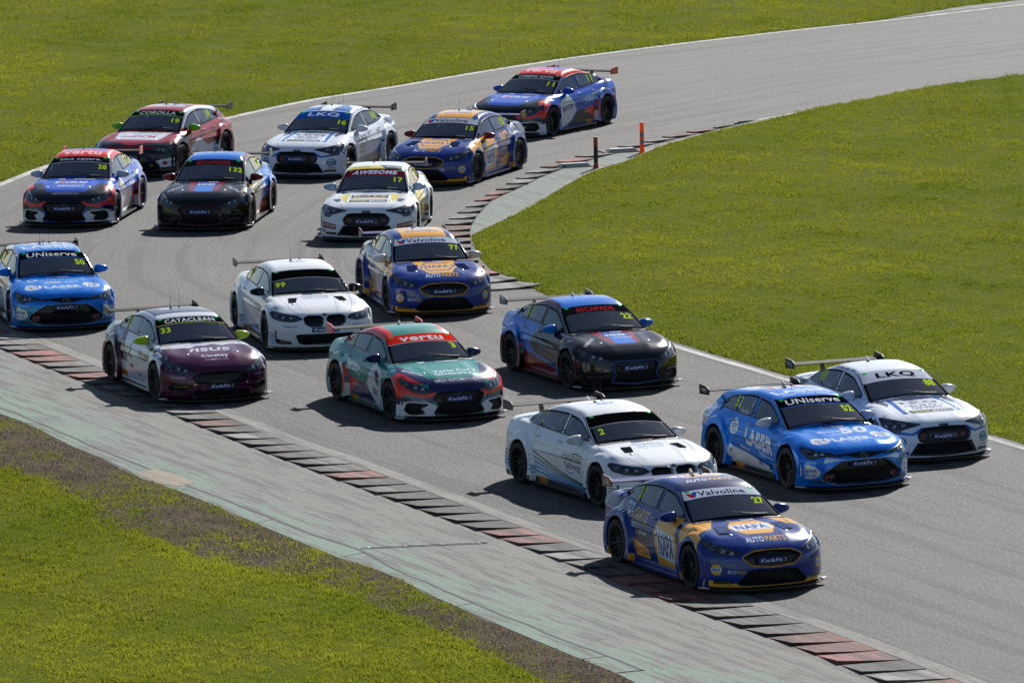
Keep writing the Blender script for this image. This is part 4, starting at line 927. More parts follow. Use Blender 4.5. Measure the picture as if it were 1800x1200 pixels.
    if no == 3: c.rect(-.5, .52, .5, .8, NV); c.poly([(-1, .70), (-.46, .56), (-.40, .52), (-.48, .42), (-1, .50)], RD); c.poly([(1, .70), (.46, .56), (.40, .52), (.48, .42), (1, .50)], RD)
    else:
        c.rect(-.5, .5, .5, .8, (18, 20, 26))
        for q in (-1, 1): c.poly([(q * 1, .66), (q * .90, .60), (q * .72, .50), (q * .42, .56), (q * .36, .54), (q * .44, .46), (q * .7, .42), (q * 1, .52)], RD); c.poly([(q * .46, .56), (q * .9, .62), (q * .9, .85), (q * .4, .85)], (18, 20, 26))
    for q in (-1, 1):
        c.poly([(q * .44, .45), (q * .72, .415), (q * 1, .48), (q * 1, .38), (q * .56, .37), (q * .40, .36)], NV if no == 3 else (18, 20, 26))
        c.poly([(q * .40, .30), (q * .54, .37), (q * 1, .38), (q * 1, .13), (q * .44, .13)], W2); c.text('Diamondbrite', q * .66, .40, .03, WHITE, w=.24, bold=1)
    L.black_openings(); c.rect(-.95, 0, .95, .13, (12, 12, 14)); c.ell(0, .49, .065, .035, (120, 170, 165)); c.ell(0, .49, .055, .027, (40, 110, 105)); L.board(.405, .46)
    for q in (-1, 1): c.text('PERFECT', q * .71, .275, .026, (150, 152, 156), w=.13, bold=1); c.text('CELLAR', q * .71, .235, .026, (150, 152, 156), w=.12, bold=1)
    for q in (-1, 1): c.rect(q * .90 - .07, .36, q * .90 + .07, .385, (12, 12, 14)); c.text('GOODYEAR', q * .90, .372, .018, (235, 190, 40), w=.12, bold=1)
    L.btcc(); L.lines((16, 40, 44) if no == 3 else (12, 20, 60)); L.windows(no, name); L.banner(banner, btxt, WHITE if no == 3 else (190, 195, 210), w=1.30 if no == 3 else 1.45, h=.19 if no == 3 else .15, v0=.68 if no == 3 else .72, bold=2.5, edge=(190, 200, 205))
    L.number(no, 1, .60); L.mirror = NV if no == 3 else (190, 196, 204) if no == 28 else (24, 76, 190); L.plate = 'vertu'; L.platecol = (225, 50, 45); L.wingcol = (16, 16, 18); L.gl = .28; return L
def L_hid(m, no, name):
    f, r = m['f'], m['r']; BK, BL, RD = (12, 12, 15), (38, 118, 214), (142, 22, 34); L = Liv(m, BK); W2 = (222, 226, 232)
    def sd(c):
        c.poly([(r - .95, .62), (r - .9, 1.0), (r - .2, 1.15), (r + .1, .93), (f - 1.55, .93), (r + .82, .56), (r + .95, .44), (f - .36, .26), (f - .36, .20), (r + .5, .38), (r + .3, .50), (r - .4, .60)], BL)
        c.poly([(r - .95, .60), (r - .42, .64), (r - .42, .1), (r - .95, .1)], RD); c.poly([(r + .40, .50), (r + .60, .42), (f - .36, .20), (f - .36, .09), (r + .42, .09)], RD)
        c.line([(f - 1.50, .88), (r + .78, .52)], .02, RD); c.line([(f - 1.44, .86), (r + .86, .50)], .016, (90, 94, 100))
        c.poly([(r - .1, 1.17), (r + .5, 1.235), (f - 1.75, 1.26), (f - 1.15, 1.225), (f - 1.1, 1.4), (r - .2, 1.4)], (110, 24, 44))
        c.ell(f - 1.40, .58, .10, .135, (50, 110, 180)); c.ell(f - 1.40, .58, .08, .11, BK); c.ell(f - 1.40, .58, .05, .07, (50, 110, 180)); c.ell(f - 1.40, .58, .032, .045, BK)
        c.text('third millennium', f - .86, .58, .105, (170, 174, 180), w=.90, rot=-3, bold=1); c.text('advanced access control', f - .90, .44, .055, (140, 144, 150), w=.80, rot=-3)
        c.line([(f + .41, .48), (f + .41, .20)], .012, (190, 60, 30)); c.text('inspired', f + .1, .86, .04, W2, w=.2); c.text('AUTOCAR', r, 0, .01, W2)
        c.rect(f - .46, .74, f - .36, .82, (200, 170, 60))
    L.side(sd); L.autocar(x=r + .68, z=.25, sc=.95, bg=(190, 140, 50)); t = L.top
    t.rect(-.62, -(f - 1.10), .62, -(r + .2), BL)
    for q in (-1, 1): t.poly([(q * .15, -(f - .42)), (q * .38, -(f - .42)), (q * .29, -(f + .38)), (q * .25, -(f + .42)), (q * .13, -(f + .42))], RD); t.line([(q * .60, -(f - 1.1)), (q * .58, -(r + .4))], .05, (110, 24, 44))
    t.poly([(-.15, -(f - .42)), (.15, -(f - .42)), (.20, -(f + .40)), (.14, -(f + .45)), (-.14, -(f + .45)), (-.20, -(f + .40))], BL)
    t.poly([(-.26, -(f - .20)), (.26, -(f - .20)), (.24, -(f + .03)), (-.24, -(f + .03))], (40, 70, 150)); t.text('HID', 0, -(f - .085), .13, (225, 235, 245), w=.36, bold=5)
    (t.rect(-.10, -(f + .105), .26, -(f + .08), W2) if no == 22 else None) if 1 else t.text('', .08, -(f + .09), .04, W2, w=.36, bold=1) if 0 else None
    for q in ((-1,) if no == 22 else (-1, 1)): t.text('inspired', q * .60, -(f + .20), .13, W2, w=.42, rot=-q * 50 - (0 if q < 0 else 0), shear=.2, bold=2)
    c = L.front; L.black_openings(); c.line(m['recess'][0][1:-1], .012, BL if no == 22 else (130, 20, 30), True); c.ell(0, .495, .06, .034, (150, 154, 160)); c.ell(0, .495, .05, .025, (12, 12, 14)); c.text('H', 0, .495, .036, (160, 164, 170), w=.05, shear=.4, bold=1)
    L.board(.405, .46)
    for q in (-1, 1): c.text('AIRTEC', q * .70, .25, .04, (170, 174, 178), w=.2, bold=2); c.text('GOODYEAR', q * .70, .415, .028, (200, 160, 50), w=.20, bold=1); c.rect(q * .70 - .12, .35, q * .70 + .12, .356, (150, 154, 160)); c.ell(q * .93, .52, .05, .03, (180, 60, 80))
    L.btcc(); L.lines((40, 40, 44)); L.windows(no, name); L.banner((26, 27, 32), 'ESCAPADE', (190, 44, 56), w=1.15, h=.15, v0=.69, bold=1.5, sag=.05); L.number(no, 1, .57); L.mirror = BL if no == 22 else (130, 16, 34); L.plate = 'HID'; L.platecol = (26, 46, 90) if no == 22 else (14, 14, 16); L.wingcol = (22, 24, 28); L.gl = .16; return L
def L_asus(m, no, name):
    f, r = m['f'], m['r']; PU, W2, NV = (78, 18, 58), (216, 222, 230), (22, 22, 34); L = Liv(m, W2, rear=(30, 24, 40))
    def sd(c):
        c.poly([(r - .95, 1.0), (r + .5, 1.0), (r + .62, .86), (r + .9, .60), (r + .72, .2), (r + .3, .2), (r - .95, .1)], (38, 22, 42)); c.poly([(r - .3, .98), (r + .3, .94), (r + .5, .82), (r + .1, .84)], (150, 160, 185)); c.poly([(r - .9, .86), (r - .4, .92), (r - .5, .70), (r - .9, .62)], (190, 196, 210))
        c.ell(r + 1.02, .66, .13, .14, (44, 40, 40)); c.ell(r + 1.0, .72, .05, .12, W2); c.poly([(r + .98, .42), (r + 1.18, .44), (r + 1.14, .22), (r + 1.04, .24)], (44, 40, 44))
        c.poly([(r + .42, .46), (r + .7, .44), (f - 1.3, .30), (f - .5, .2), (f - .5, .1), (r + .6, .1)], W2)
        c.text('/ISUS', f - .92, .66, .14, (20, 22, 28), w=.52, shear=.25, rot=-4, bold=3); c.text('Ciceley', f - 1.2, .30, .075, NV, w=.30, bold=1)
        rr = random.Random(5)
        for k in range(60): x = f - .62 + rr.random() * .5; z = .2 + rr.random() * .62; c.poly([(x, z), (x + .05, z + .02), (x + .03, z + .05), (x - .02, z + .03)], (24, 22, 34))
        for k in range(26): x = f - .35 + rr.random() * .65; z = .70 + rr.random() * .16; c.poly([(x, z), (x + .05, z + .02), (x + .02, z + .05)], (40, 34, 60))
        c.poly([(f + .30, .86), (f + .9, .86), (f + 1, .1), (f + .34, .1), (f + .38, .5)], PU); c.rect(r - 1, 0, f + 1, .12, (20, 20, 26)); c.text('Snap-on', f + .62, .38, .05, (200, 200, 210), w=.2, bold=1)
    L.side(sd); L.autocar(x=r + .62, z=.235, sc=1.0, bg=(225, 150, 30)); t = L.top
    t.poly([(-.82, -(f - .10)), (-.52, -(f - .06)), (-.30, -(f + .00)), (-.16, -(f - .12)), (0, -(f - .10)), (.16, -(f - .18)), (.30, -(f - .06)), (.52, -(f - .20)), (.74, -(f - .02)), (1.05, -(f + .1)), (1.05, -(f + 1.1)), (-1.05, -(f + 1.1)), (-1.05, -(f + .1))], PU)
    t.text('/ISUS', 0, -(f + .14), .20, (215, 208, 222), w=.74, shear=.2, bold=4); t.text('Ciceley', 0, -(f + .48), .14, W2, w=.48, bold=3); t.text('COMMERCIALS', .0, -(f + .59), .05, W2, w=.42, bold=1)
    t.rect(-1.05, -(r + .40), 1.05, 2.5, (40, 24, 44)); t.poly([(-.56, -(f - 1.30)), (.56, -(f - 1.30)), (.50, -(r + .0)), (-.50, -(r + .0))], (52, 42, 74)); t.ell(-.2, -(f - 1.75), .14, .06, W2)
    c = L.front; c.rect(-1.05, 0, 1.05, 1.1, PU); c.rect(-1, .0, 1, .13, (20, 18, 24)); L.black_openings((40, 30, 42), .012); L.board(.305, .44); c.ell(0, .44, .07, .07, (30, 30, 34)); c.ell(0, .44, .058, .058, (12, 12, 14)); c.line([(0, .44), (0, .495)], .01, (50, 50, 54)); c.line([(0, .44), (.045, .41)], .01, (50, 50, 54)); c.line([(0, .44), (-.045, .41)], .01, (50, 50, 54))
    for q in (-1, 1):
        c.text('Ciceley', q * .72, .46, .05, (190, 196, 215), w=.22, bold=2); c.line([(q * .55, .30), (q * .80, .31)], .014, LIME); c.rect(q * .46 - .02, .33, q * .46 + .02, .36, LIME)
        for k in range(9): c.poly([(q * (.62 + k * .045), .60 - .01 * k + (.16 if k > 5 else 0)), (q * (.66 + k * .045), .62 + (.16 if k > 5 else 0)), (q * (.64 + k * .045), .57 + (.16 if k > 5 else 0))], W2)
    L.goodyear(bg=(24, 20, 44)); L.btcc(); L.lines((40, 40, 50)); L.windows(no, name); L.banner((20, 20, 26), 'CATACLEAN', W2, w=1.50, h=.15, v0=.74, bold=2.5, edge=(190, 205, 40)); L.number(no, -1, .60); L.mirror = (176, 206, 30); L.plate = ''; L.platecol = (14, 14, 16); L.wingcol = (16, 16, 18); L.gl = .2; L.metal = .15; return L
def L_awesome(m, no, name):
    f, r = m['f'], m['r']; W2, YE, GY, MR = (232, 236, 242), (228, 208, 70), (70, 76, 84), (110, 22, 42); L = Liv(m, W2)
    def sd(c):
        c.poly([(f - 1.5, .86), (f - .9, .88), (f - .75, .5), (f - 1.0, .15), (f - 1.5, .3)], YE); c.poly([(r + .5, .6), (r + .9, .66), (r + 1.0, .2), (r + .5, .2)], YE); c.poly([(r + .95, .5), (f - 1.5, .66), (f - 1.4, .2), (r + 1.0, .2)], (40, 40, 44))
        c.text('POWER MAXED', f - 1.1, .60, .09, GY, w=.7, bold=2); c.rect(r + .4, 0, f - .36, .17, (150, 154, 160))
    L.side(sd); L.autocar(x=r + .7, z=.14, sc=.75); t = L.top
    for q in (-1, 1): t.poly([(q * .40, -(f - .20)), (q * .62, -(f - .12)), (q * .52, -(f + .30)), (q * .44, -(f + .42)), (q * .40, -(f + .42)), (q * .44, -(f + .1))], YE); t.poly([(q * .58, -(f - .42)), (q * .42, -(f - .42)), (q * .60, -(f - .22))], GY); t.poly([(q * .58, -(f + .12)), (q * .74, -(f + .18)), (q * .64, -(f + .36)), (q * .56, -(f + .3))], GY)
    t.rect(-.37, -(f + .18), .37, -(f - .08), (40, 40, 40)); t.text('Steel Seal', 0, -(f - .01), .11, YE, w=.66, bold=4); t.rect(-.33, -(f + .15), .33, -(f + .09), YE)
    t.rect(-.38, -(f + .46), .38, -(f + .28), (40, 40, 40)); t.text('POWER', -.18, -(f + .37), .11, (214, 200, 60), w=.32, bold=2.5); t.text('MAXED', .18, -(f + .37), .11, WHITE, w=.32, bold=2.5)
    t.rect(-.6, -(f - 1.09), .6, -(f - 1.30), YE); t.poly([(.22, -(f - 1.09)), (.6, -(f - 1.09)), (.6, -(f - 1.32)), (.06, -(f - 1.32))], (50, 52, 52)); t.text('Steel Seal', -.30, -(f - 1.22), .07, (90, 84, 40), w=.34, bold=2); t.text('MAXED', .36, -(f - 1.22), .07, WHITE, w=.3, bold=2)
    c = L.front; L.black_openings(); c.poly([(-.46, .34), (.46, .34), (.60, .14), (-.60, .14)], (9, 9, 11)); L.board(.425, .48)
    for q in (-1, 1):
        c.ell(q * .36, .435, .072, .052, (190, 190, 196)); c.ell(q * .36, .435, .066, .046, (140, 24, 40)); c.text('ABS', q * .36, .435, .034, WHITE, w=.09, bold=1)
        c.poly([(q * .62, .36), (q * 1.0, .42), (q * 1.0, .30), (q * .62, .26)], (140, 20, 36)); c.text('AWESOME', q * .78, .335, .06, WHITE, w=.28, rot=q * 8 if q > 0 else -8, shear=.25, bold=3); c.ell(q * .9, .22, .05, .04, (90, 96, 104))
    for k in range(4): c.ell(-.06 + k * .04, .61, .03, .03, (200, 204, 210)); c.ell(-.06 + k * .04, .61, .021, .021, (16, 16, 18))
    L.goodyear(); L.btcc(); L.lines((110, 118, 130)); L.windows(no, name); L.banner((96, 22, 42), 'AWESOME', (205, 215, 240), w=1.50, h=.17, v0=.68, shear=.35, bold=4, sag=.02); L.ws.text('AN AUDI GROUP SPECIALISTS', 0, .735, .03, (190, 110, 120), w=1.3); L.number(no, 1, .56); L.mirror = (150, 176, 205); L.plate = ''; L.platecol = (40, 20, 24); L.wingcol = (18, 18, 20); return L
def L_red(m, no, name):
    f, r = m['f'], m['r']; RD, W2, BK = (158, 20, 34), (212, 218, 226), (20, 20, 26); L = Liv(m, RD)
    def sd(c):
        c.poly([(r - .2, 1.5), (r - .2, 1.10), (r + .1, .98), (f - .62, .93), (f - .56, .97), (f - 1.0, 1.18), (f - 1, 1.5)], W2); c.poly([(r - 1, 1.2), (r - .5, 1.3), (r - .2, 1.2), (r - .3, 1.0), (r - 1, .98)], (120, 122, 126))
        c.poly([(r + .42, .52), (r + .90, .46), (f - 1.05, .72), (f - .52, .38), (f - .40, .12), (r + .42, .12)], W2); c.text('DCM', f - .85, .34, .13, (170, 30, 44), w=.55, rot=-8, bold=3); c.poly([(f - .6, .8), (f - .2, .84), (f + .3, .74), (f + .9, .62), (f + 1, .1), (f - .36, .1), (f - .3, .6)], BK)
    L.side(sd); t = L.top; t.poly([(-.62, -(f - .44)), (.62, -(f - .44)), (.52, -(f + .26)), (.42, -(f + .38)), (-.42, -(f + .38)), (-.52, -(f + .26))], W2)
    t.text('DCM', .12, -(f + .12), .19, (170, 30, 44), w=.50, bold=3)
    for i in range(4):
        for j in range(3): t.rect(-.42 + i * .075, -(f + .22) + j * .05, -.36 + i * .075, -(f + .19) + j * .05, (170, 30, 44) if j != 1 else (30, 30, 34))
    t.ell(0, -(f - 1.62), .40, .22, (160, 176, 200)); t.text('TG', 0, -(f - 1.62), .25, (170, 60, 80), w=.4, bold=4)
    for q in (-1, 1): t.rect(q * .58 - .06, -(f - 1.0), q * .58 + .06, -(r - .3), W2); t.poly([(q * 1.05, -(f + .2)), (q * .62, -(f + .45)), (0, -(f + .74)), (0, -(f + 1)), (q * 1.05, -(f + 1))], BK)
    c = L.front; c.rect(-1.05, 0, 1.05, .62, BK); L.black_openings((120, 16, 24), .014)
    for q in (-1, 1): c.poly([(q * .60, .37), (q * 1.0, .44), (q * 1.0, .24), (q * .70, .22)], W2); c.ell(q * .78, .315, .045, .04, (160, 30, 40)); c.text('GR', q * .90, .33, .05, BK, w=.07, bold=2); c.ell(q * .5, .26, .035, .035, (190, 160, 40)); c.text('GOODYEAR', q * .8, .17, .03, (170, 174, 178), w=.22, bold=1)
    L.board(.445, .44); L.btcc(); L.lines((40, 10, 14)); L.windows(no, name); L.banner((22, 24, 30), 'COROLLA', (186, 192, 204), w=1.42, h=.15, v0=.74, shear=.2, bold=3, edge=(130, 210, 40)); L.number(no, 1, .60); L.mirror = (110, 205, 20); L.plate = ''; L.platecol = (14, 14, 16); L.wingcol = (16, 16, 18); return L

# ------------------------------------------------------------------ the place: ground, track, kerbs, verges
outer_line = [(-10.92, 163.54), (-10.16, 166.86), (-8.5, 171.4), (-6.49, 176.59), (-4.7, 180.3), (-2.62, 183.33), (-0.72, 186.35), (1.54, 189.56), (4.44, 192.93), (7.94, 196.48), (10.51, 198.89), (13.7, 202.25)]
outgreen = [(8.97, 197.56), (9.91, 198.68), (10.88, 200.13), (12.19, 202.05), (13.8, 203.6)]
right_edge = [(12.4, 183.25), (10.66, 181.49), (9.5, 180.07), (8.04, 177.68), (7.3, 176.6)]
ikerb_track = [(5.9, 174.6), (4.65, 172.43), (3.92, 171.5), (2.6, 169.16), (1.31, 166.7), (0.43, 164.25), (-0.18, 161.29), (-0.78, 158.54), (-1.23, 155.76), (-1.54, 153.34), (-1.66, 150.4), (-1.50, 147.6), (-0.95, 145.3), (-0.35, 143.9)]
ikerb_out = [(5.75, 174.1), (5.11, 172.95), (4.43, 171.37), (3.76, 170.28), (2.84, 168.42), (2.07, 166.9), (1.3, 165.05), (0.67, 162.99), (0.18, 160.91), (-0.3, 159.19), (-0.6, 156.97), (-0.79, 154.2), (-0.81, 152.27), (-0.75, 149.44), (-0.52, 147.2), (0.07, 145.32), (0.61, 144.3)]
igrass = [(7.1, 176.29), (6.48, 174.99), (5.88, 173.83), (5.33, 172.81), (4.79, 171.92), (4.32, 171.03), (3.88, 169.9), (3.48, 169.02), (3.02, 167.5), (2.5, 165.7), (1.89, 164.23), (1.27, 161.7), (0.4, 157.32), (-0.42, 154.15), (-0.78, 152.65)]
igrass2 = [(-0.72, 151.3), (-0.60, 149.0), (-0.38, 147.2), (-0.02, 146.0), (0.45, 144.6)]
line2 = [(-0.47, 144.49), (0.96, 140.92), (2.84, 135.74), (4.88, 130.67), (6.61, 126.44), (7.6, 124.02), (8.23, 122.48)]
okerb_up = [(-9.4, 139.67), (-7.19, 133.84), (-5.13, 128.6), (-3.84, 124.92), (-2.79, 122.57), (-1.23, 118.63), (-0.46, 116.64), (0.23, 114.89), (1.32, 112.39), (3.34, 107.8), (4.51, 105.02), (5.96, 101.24)]
okerb_lo = [(-9.22, 136.9), (-7.63, 132.65), (-5.92, 128.5), (-4.45, 124.5), (-2.75, 120.24), (-1.21, 116.5), (-0.16, 114.0), (0.89, 111.39), (2.5, 107.36), (3.97, 103.88), (4.89, 101.35)]
dirt = [(-8.69, 128.57), (-8.09, 127.15), (-7.36, 124.9), (-6.33, 122.25), (-6.04, 121.17), (-5.53, 120.03), (-5.11, 119.09), (-3.81, 115.68), (-2.59, 112.56), (-1.99, 111.4), (-1.1, 108.77), (-0.21, 106.4), (0.71, 103.99), (1.31, 102.54), (1.7, 101.3)]
crack = [(-8.73, 129.26), (-8.25, 128.11), (-7.06, 124.99), (-6.2, 122.73), (-5.27, 120.3), (-4.07, 117.4), (-3.23, 115.28), (-2.33, 113.33), (-1.73, 111.37), (-1.05, 109.56), (-0.21, 107.36), (0.72, 104.99), (1.72, 102.63)]
grass3 = [(-8.29, 122.3), (-7.57, 120.57), (-7.13, 119.5), (-6.7, 118.28), (-6.35, 115.98), (-5.53, 114.97), (-5.01, 113.63), (-4.35, 111.91), (-3.36, 111.03), (-2.68, 109.94), (-2.01, 108.13), (-1.33, 106.52), (0.38, 101.8)]
def ext(p, a, b):
    p = np.array(p, float); d0 = p[0] - p[1]; d1 = p[-1] - p[-2]
    return [tuple(p[0] + d0 / np.hypot(*d0) * a)] + [tuple(q) for q in p] + [tuple(p[-1] + d1 / np.hypot(*d1) * b)]
def dens(p, step):
    p = np.array(p, float); L = np.r_[0, np.cumsum(np.hypot(*np.diff(p, axis=0).T))]; n = max(2, int(L[-1] / step) + 1); t = np.linspace(0, L[-1], n)
    fx = crv(list(zip(L, p[:, 0]))); fy = crv(list(zip(L, p[:, 1]))); return np.stack([np.interp(t, L, p[:, 0]) * .4 + fx(t) * .6, np.interp(t, L, p[:, 1]) * .4 + fy(t) * .6], 1)
def offs(p, d):
    p = np.array(p, float); t = np.gradient(p, axis=0); t /= np.hypot(*t.T)[:, None]; return p + np.stack([-t[:, 1], t[:, 0]], 1) * d
def strip_mesh(a, b, z, mat, name):
    n = len(a); V = [(p[0], p[1], z) for p in a] + [(p[0], p[1], z) for p in b]; return mesh_from(name, V, [(i, i + 1, n + i + 1, n + i) for i in range(n - 1)], (mat,))
def up(me):
    bm = bmesh.new(); bm.from_mesh(me); bmesh.ops.recalc_face_normals(bm, faces=bm.faces)
    if sum(f.normal.z for f in bm.faces) < 0: bmesh.ops.reverse_faces(bm, faces=bm.faces)
    bm.to_mesh(me); bm.free(); return me
def inside(P, poly):
    x, y = P[:, 0], P[:, 1]; r = np.zeros(len(P), bool); n = len(poly)
    for i in range(n):
        a, b = poly[i], poly[(i + 1) % n]
        if a[1] == b[1]: continue
        r ^= ((a[1] > y) != (b[1] > y)) & (x < (b[0] - a[0]) * (y - a[1]) / (b[1] - a[1]) + a[0])
    return r
def bumps(x, y):
    return (.5 * np.sin(x * .55 + 1.3 * np.sin(y * .21)) * np.sin(y * .31 + 1.0) + .3 * np.sin(x * 1.7 + y * .9) * np.sin(y * 1.1 - x * .4) + .2 * np.sin(x * 3.1 - 1.0) * np.sin(y * 2.3))
def fld(x, y, poly, amp, lift, d=None):
    d = -pd(x, y, poly) if d is None else d
    return lift * sst(d / .22) + amp * sst(d / 2.5) * (bumps(x, y) + .75)
def terrain(name, poly, mat, amp, lift, z0, step=.7, view=True):
    poly = [tuple(p) for p in poly]; P = np.array(poly); lo, hi = P.min(0), P.max(0)
    lo = np.maximum(lo, (-19, 92)); hi = np.minimum(hi, (22, 222))
    gx, gy = np.meshgrid(np.arange(lo[0], hi[0], step), np.arange(lo[1], hi[1], step)); G = np.stack([gx.ravel(), gy.ravel()], 1) + rng.uniform(-.2, .2, (gx.size, 2)) * step
    G = G[inside(G, poly)]; G = G[-pd(G[:, 0], G[:, 1], poly) > .12]
    rim = np.array(dens(poly + [poly[0]], 1.0))[:-1] if 0 else P
    inn = []
    verts = [Vector(p) for p in rim] + [Vector(p) for p in G]
    r = geometry.delaunay_2d_cdt(verts, [(i, (i + 1) % len(rim)) for i in range(len(rim))], [], 1, 1e-4)
    V = np.array([v[:] for v in r[0]]); z = z0 + fld(V[:, 0], V[:, 1], poly, amp, lift); F = [tuple(f) for f in r[2]]
    return up(mesh_from(name, np.c_[V, z], F, (mat,), True))

def mat_asphalt():
    t = NT('asphalt'); tc = t.n('ShaderNodeTexCoord').outputs['Object']; at = t.n('ShaderNodeAttribute', attribute_name='across').outputs['Fac']; al = t.n('ShaderNodeAttribute', attribute_name='along').outputs['Fac']
    c = t.n('ShaderNodeCombineXYZ'); t.t.links.new(at, c.inputs[0]); t.t.links.new(t.math('MULTIPLY', al, .035), c.inputs[1])
    st = t.noise(c.outputs[0], 2.2, 6, .6); st2 = t.noise(c.outputs[0], 9.0, 3, .6)
    big = t.noise(tc, .35, 4); gm = t.n('ShaderNodeMapping'); gm.inputs['Scale'].default_value = (1, .26, 1); gm.inputs['Rotation'].default_value = (0, 0, R(9)); t.t.links.new(tc, gm.inputs[0]); fine = t.noise(gm.outputs[0], 17.0, 3, .7); grit = t.noise(tc, 90.0, 2, .8)
    base = t.mix(t.ramp(big, [(.3, 0), (.7, 1)]), (.068, .067, .066), (.092, .090, .088))
    base = t.mix(t.ramp(st, [(.40, .85), (.50, 0.0), (.62, .0), (.8, .3)]), base, (.032, .0315, .031))
    base = t.mix(t.math('MULTIPLY', t.ramp(st2, [(.55, 0), (.75, 1)]), .35), base, (.031, .031, .0305))
    base = t.mix(t.math('MULTIPLY', t.ramp(fine, [(.40, 1), (.56, 0)]), .48), base, (.030, .030, .030)); base = t.mix(t.math('MULTIPLY', t.ramp(fine, [(.54, 0), (.70, 1)]), .38), base, (.16, .157, .152)); base = t.mix(t.math('MULTIPLY', t.ramp(grit, [(.55, 0), (.7, 1)]), .6), base, (.20, .195, .19))
    st3 = t.noise(c.outputs[0], 5.0, 2, .5); base = t.mix(t.math('MULTIPLY', t.ramp(st3, [(.66, 0), (.69, 1), (.71, 1), (.74, 0)]), .35), base, (.17, .165, .155))
    base = t.mix(t.math('MULTIPLY', t.ramp(st3, [(.28, 0), (.31, 1), (.33, 1), (.36, 0)]), .45), base, (.022, .021, .021))
    pt = t.noise(tc, 1.6, 5, .7); base = t.mix(t.math('MULTIPLY', t.ramp(pt, [(.55, 0), (.72, 1)]), .25), base, (.135, .128, .118))
    p = t.bsdf(i_Base_Color=base, i_Roughness=.78); p.inputs['Specular IOR Level'].default_value = .22
    b = t.n('ShaderNodeBump', i_Strength=.8, i_Distance=.02); t.t.links.new(t.math('ADD', fine, t.math('MULTIPLY', grit, .6)), b.inputs['Height']); t.t.links.new(b.outputs[0], p.inputs['Normal'])
    return t.done(p.outputs[0])
def mat_concrete(name, c1, c2, c3, thr=(.42, .62), scale=.9, edge=False):
    t = NT(name); tc = t.n('ShaderNodeTexCoord').outputs['Object']; mp = t.n('ShaderNodeMapping', vector_type='TEXTURE'); mp.inputs['Rotation'].default_value = (0, 0, R(-67)); mp.inputs['Scale'].default_value = (12, 1, 1); t.t.links.new(tc, mp.inputs[0])
    s1 = t.noise(mp.outputs[0], 5.5, 8, .72); s2 = t.noise(tc, scale, 6, .62); g = t.noise(tc, 34, 5, .8); g2 = t.noise(tc, 8, 5, .7)
    fac = t.math('ADD', t.math('MULTIPLY', s2, .6), t.math('MULTIPLY', s1, .4))
    if edge:                                                            # the green paint survives best away from the racing line
        sx = t.n('ShaderNodeSeparateXYZ'); t.t.links.new(tc, sx.inputs[0]); dk = t.math('SUBTRACT', 44.3, t.math('ADD', t.math('MULTIPLY', sx.outputs[0], .92), t.math('MULTIPLY', sx.outputs[1], .39)))
        fac = t.math('ADD', fac, t.math('MULTIPLY', t.math('SUBTRACT', dk, 1.7), .11)); fac = t.math('ADD', fac, t.math('MULTIPLY', t.math('SUBTRACT', sx.outputs[1], 122.0), .012, clamp=True))
    col = t.mix(t.ramp(fac, [(thr[0], 0), (thr[1], 1)]), c1, c2)
    col = t.mix(t.math('MULTIPLY', t.ramp(s1, [(.43, 1), (.51, 0)]), .85), col, c3); col = t.mix(t.math('MULTIPLY', t.ramp(g, [(.36, 1), (.5, 0)]), .7), col, [v * .5 for v in c1]); col = t.mix(t.math('MULTIPLY', t.ramp(g2, [(.3, 1), (.42, 0)]), .5), col, [v * .4 for v in c3])
    if 'kerb' in name:
        oi = t.n('ShaderNodeObjectInfo').outputs['Random']; sm = t.noise(mp.outputs[0], 1.6, 4, .6)
        col = t.mix(t.math('MULTIPLY', oi, .42), col, [v * .45 for v in c3]); col = t.mix(t.math('MULTIPLY', t.ramp(sm, [(.50, 0), (.60, 1)]), .7), col, (.030, .028, .027))
    p = t.bsdf(i_Base_Color=col, i_Roughness=.8); p.inputs['Specular IOR Level'].default_value = .2; b = t.n('ShaderNodeBump', i_Strength=.7, i_Distance=.02); t.t.links.new(t.math('ADD', g, s1), b.inputs['Height']); t.t.links.new(b.outputs[0], p.inputs['Normal']); return t.done(p.outputs[0])
def mat_ground(name, cols, sc=1.2, rough=.95):
    t = NT(name); tc = t.n('ShaderNodeTexCoord').outputs['Object']; a = t.noise(tc, sc, 6, .65); b_ = t.noise(tc, 24, 5, .8)
    col = t.mix(t.ramp(a, [(.35, 0), (.65, 1)]), cols[0], cols[1]); col = t.mix(t.ramp(b_, [(.4, 1), (.6, 0)]), col, cols[2])
    p = t.bsdf(i_Base_Color=col, i_Roughness=1.0); p.inputs['Specular IOR Level'].default_value = .03; b = t.n('ShaderNodeBump', i_Strength=1.0, i_Distance=.04); t.t.links.new(b_, b.inputs['Height']); t.t.links.new(b.outputs[0], p.inputs['Normal']); return t.done(p.outputs[0])
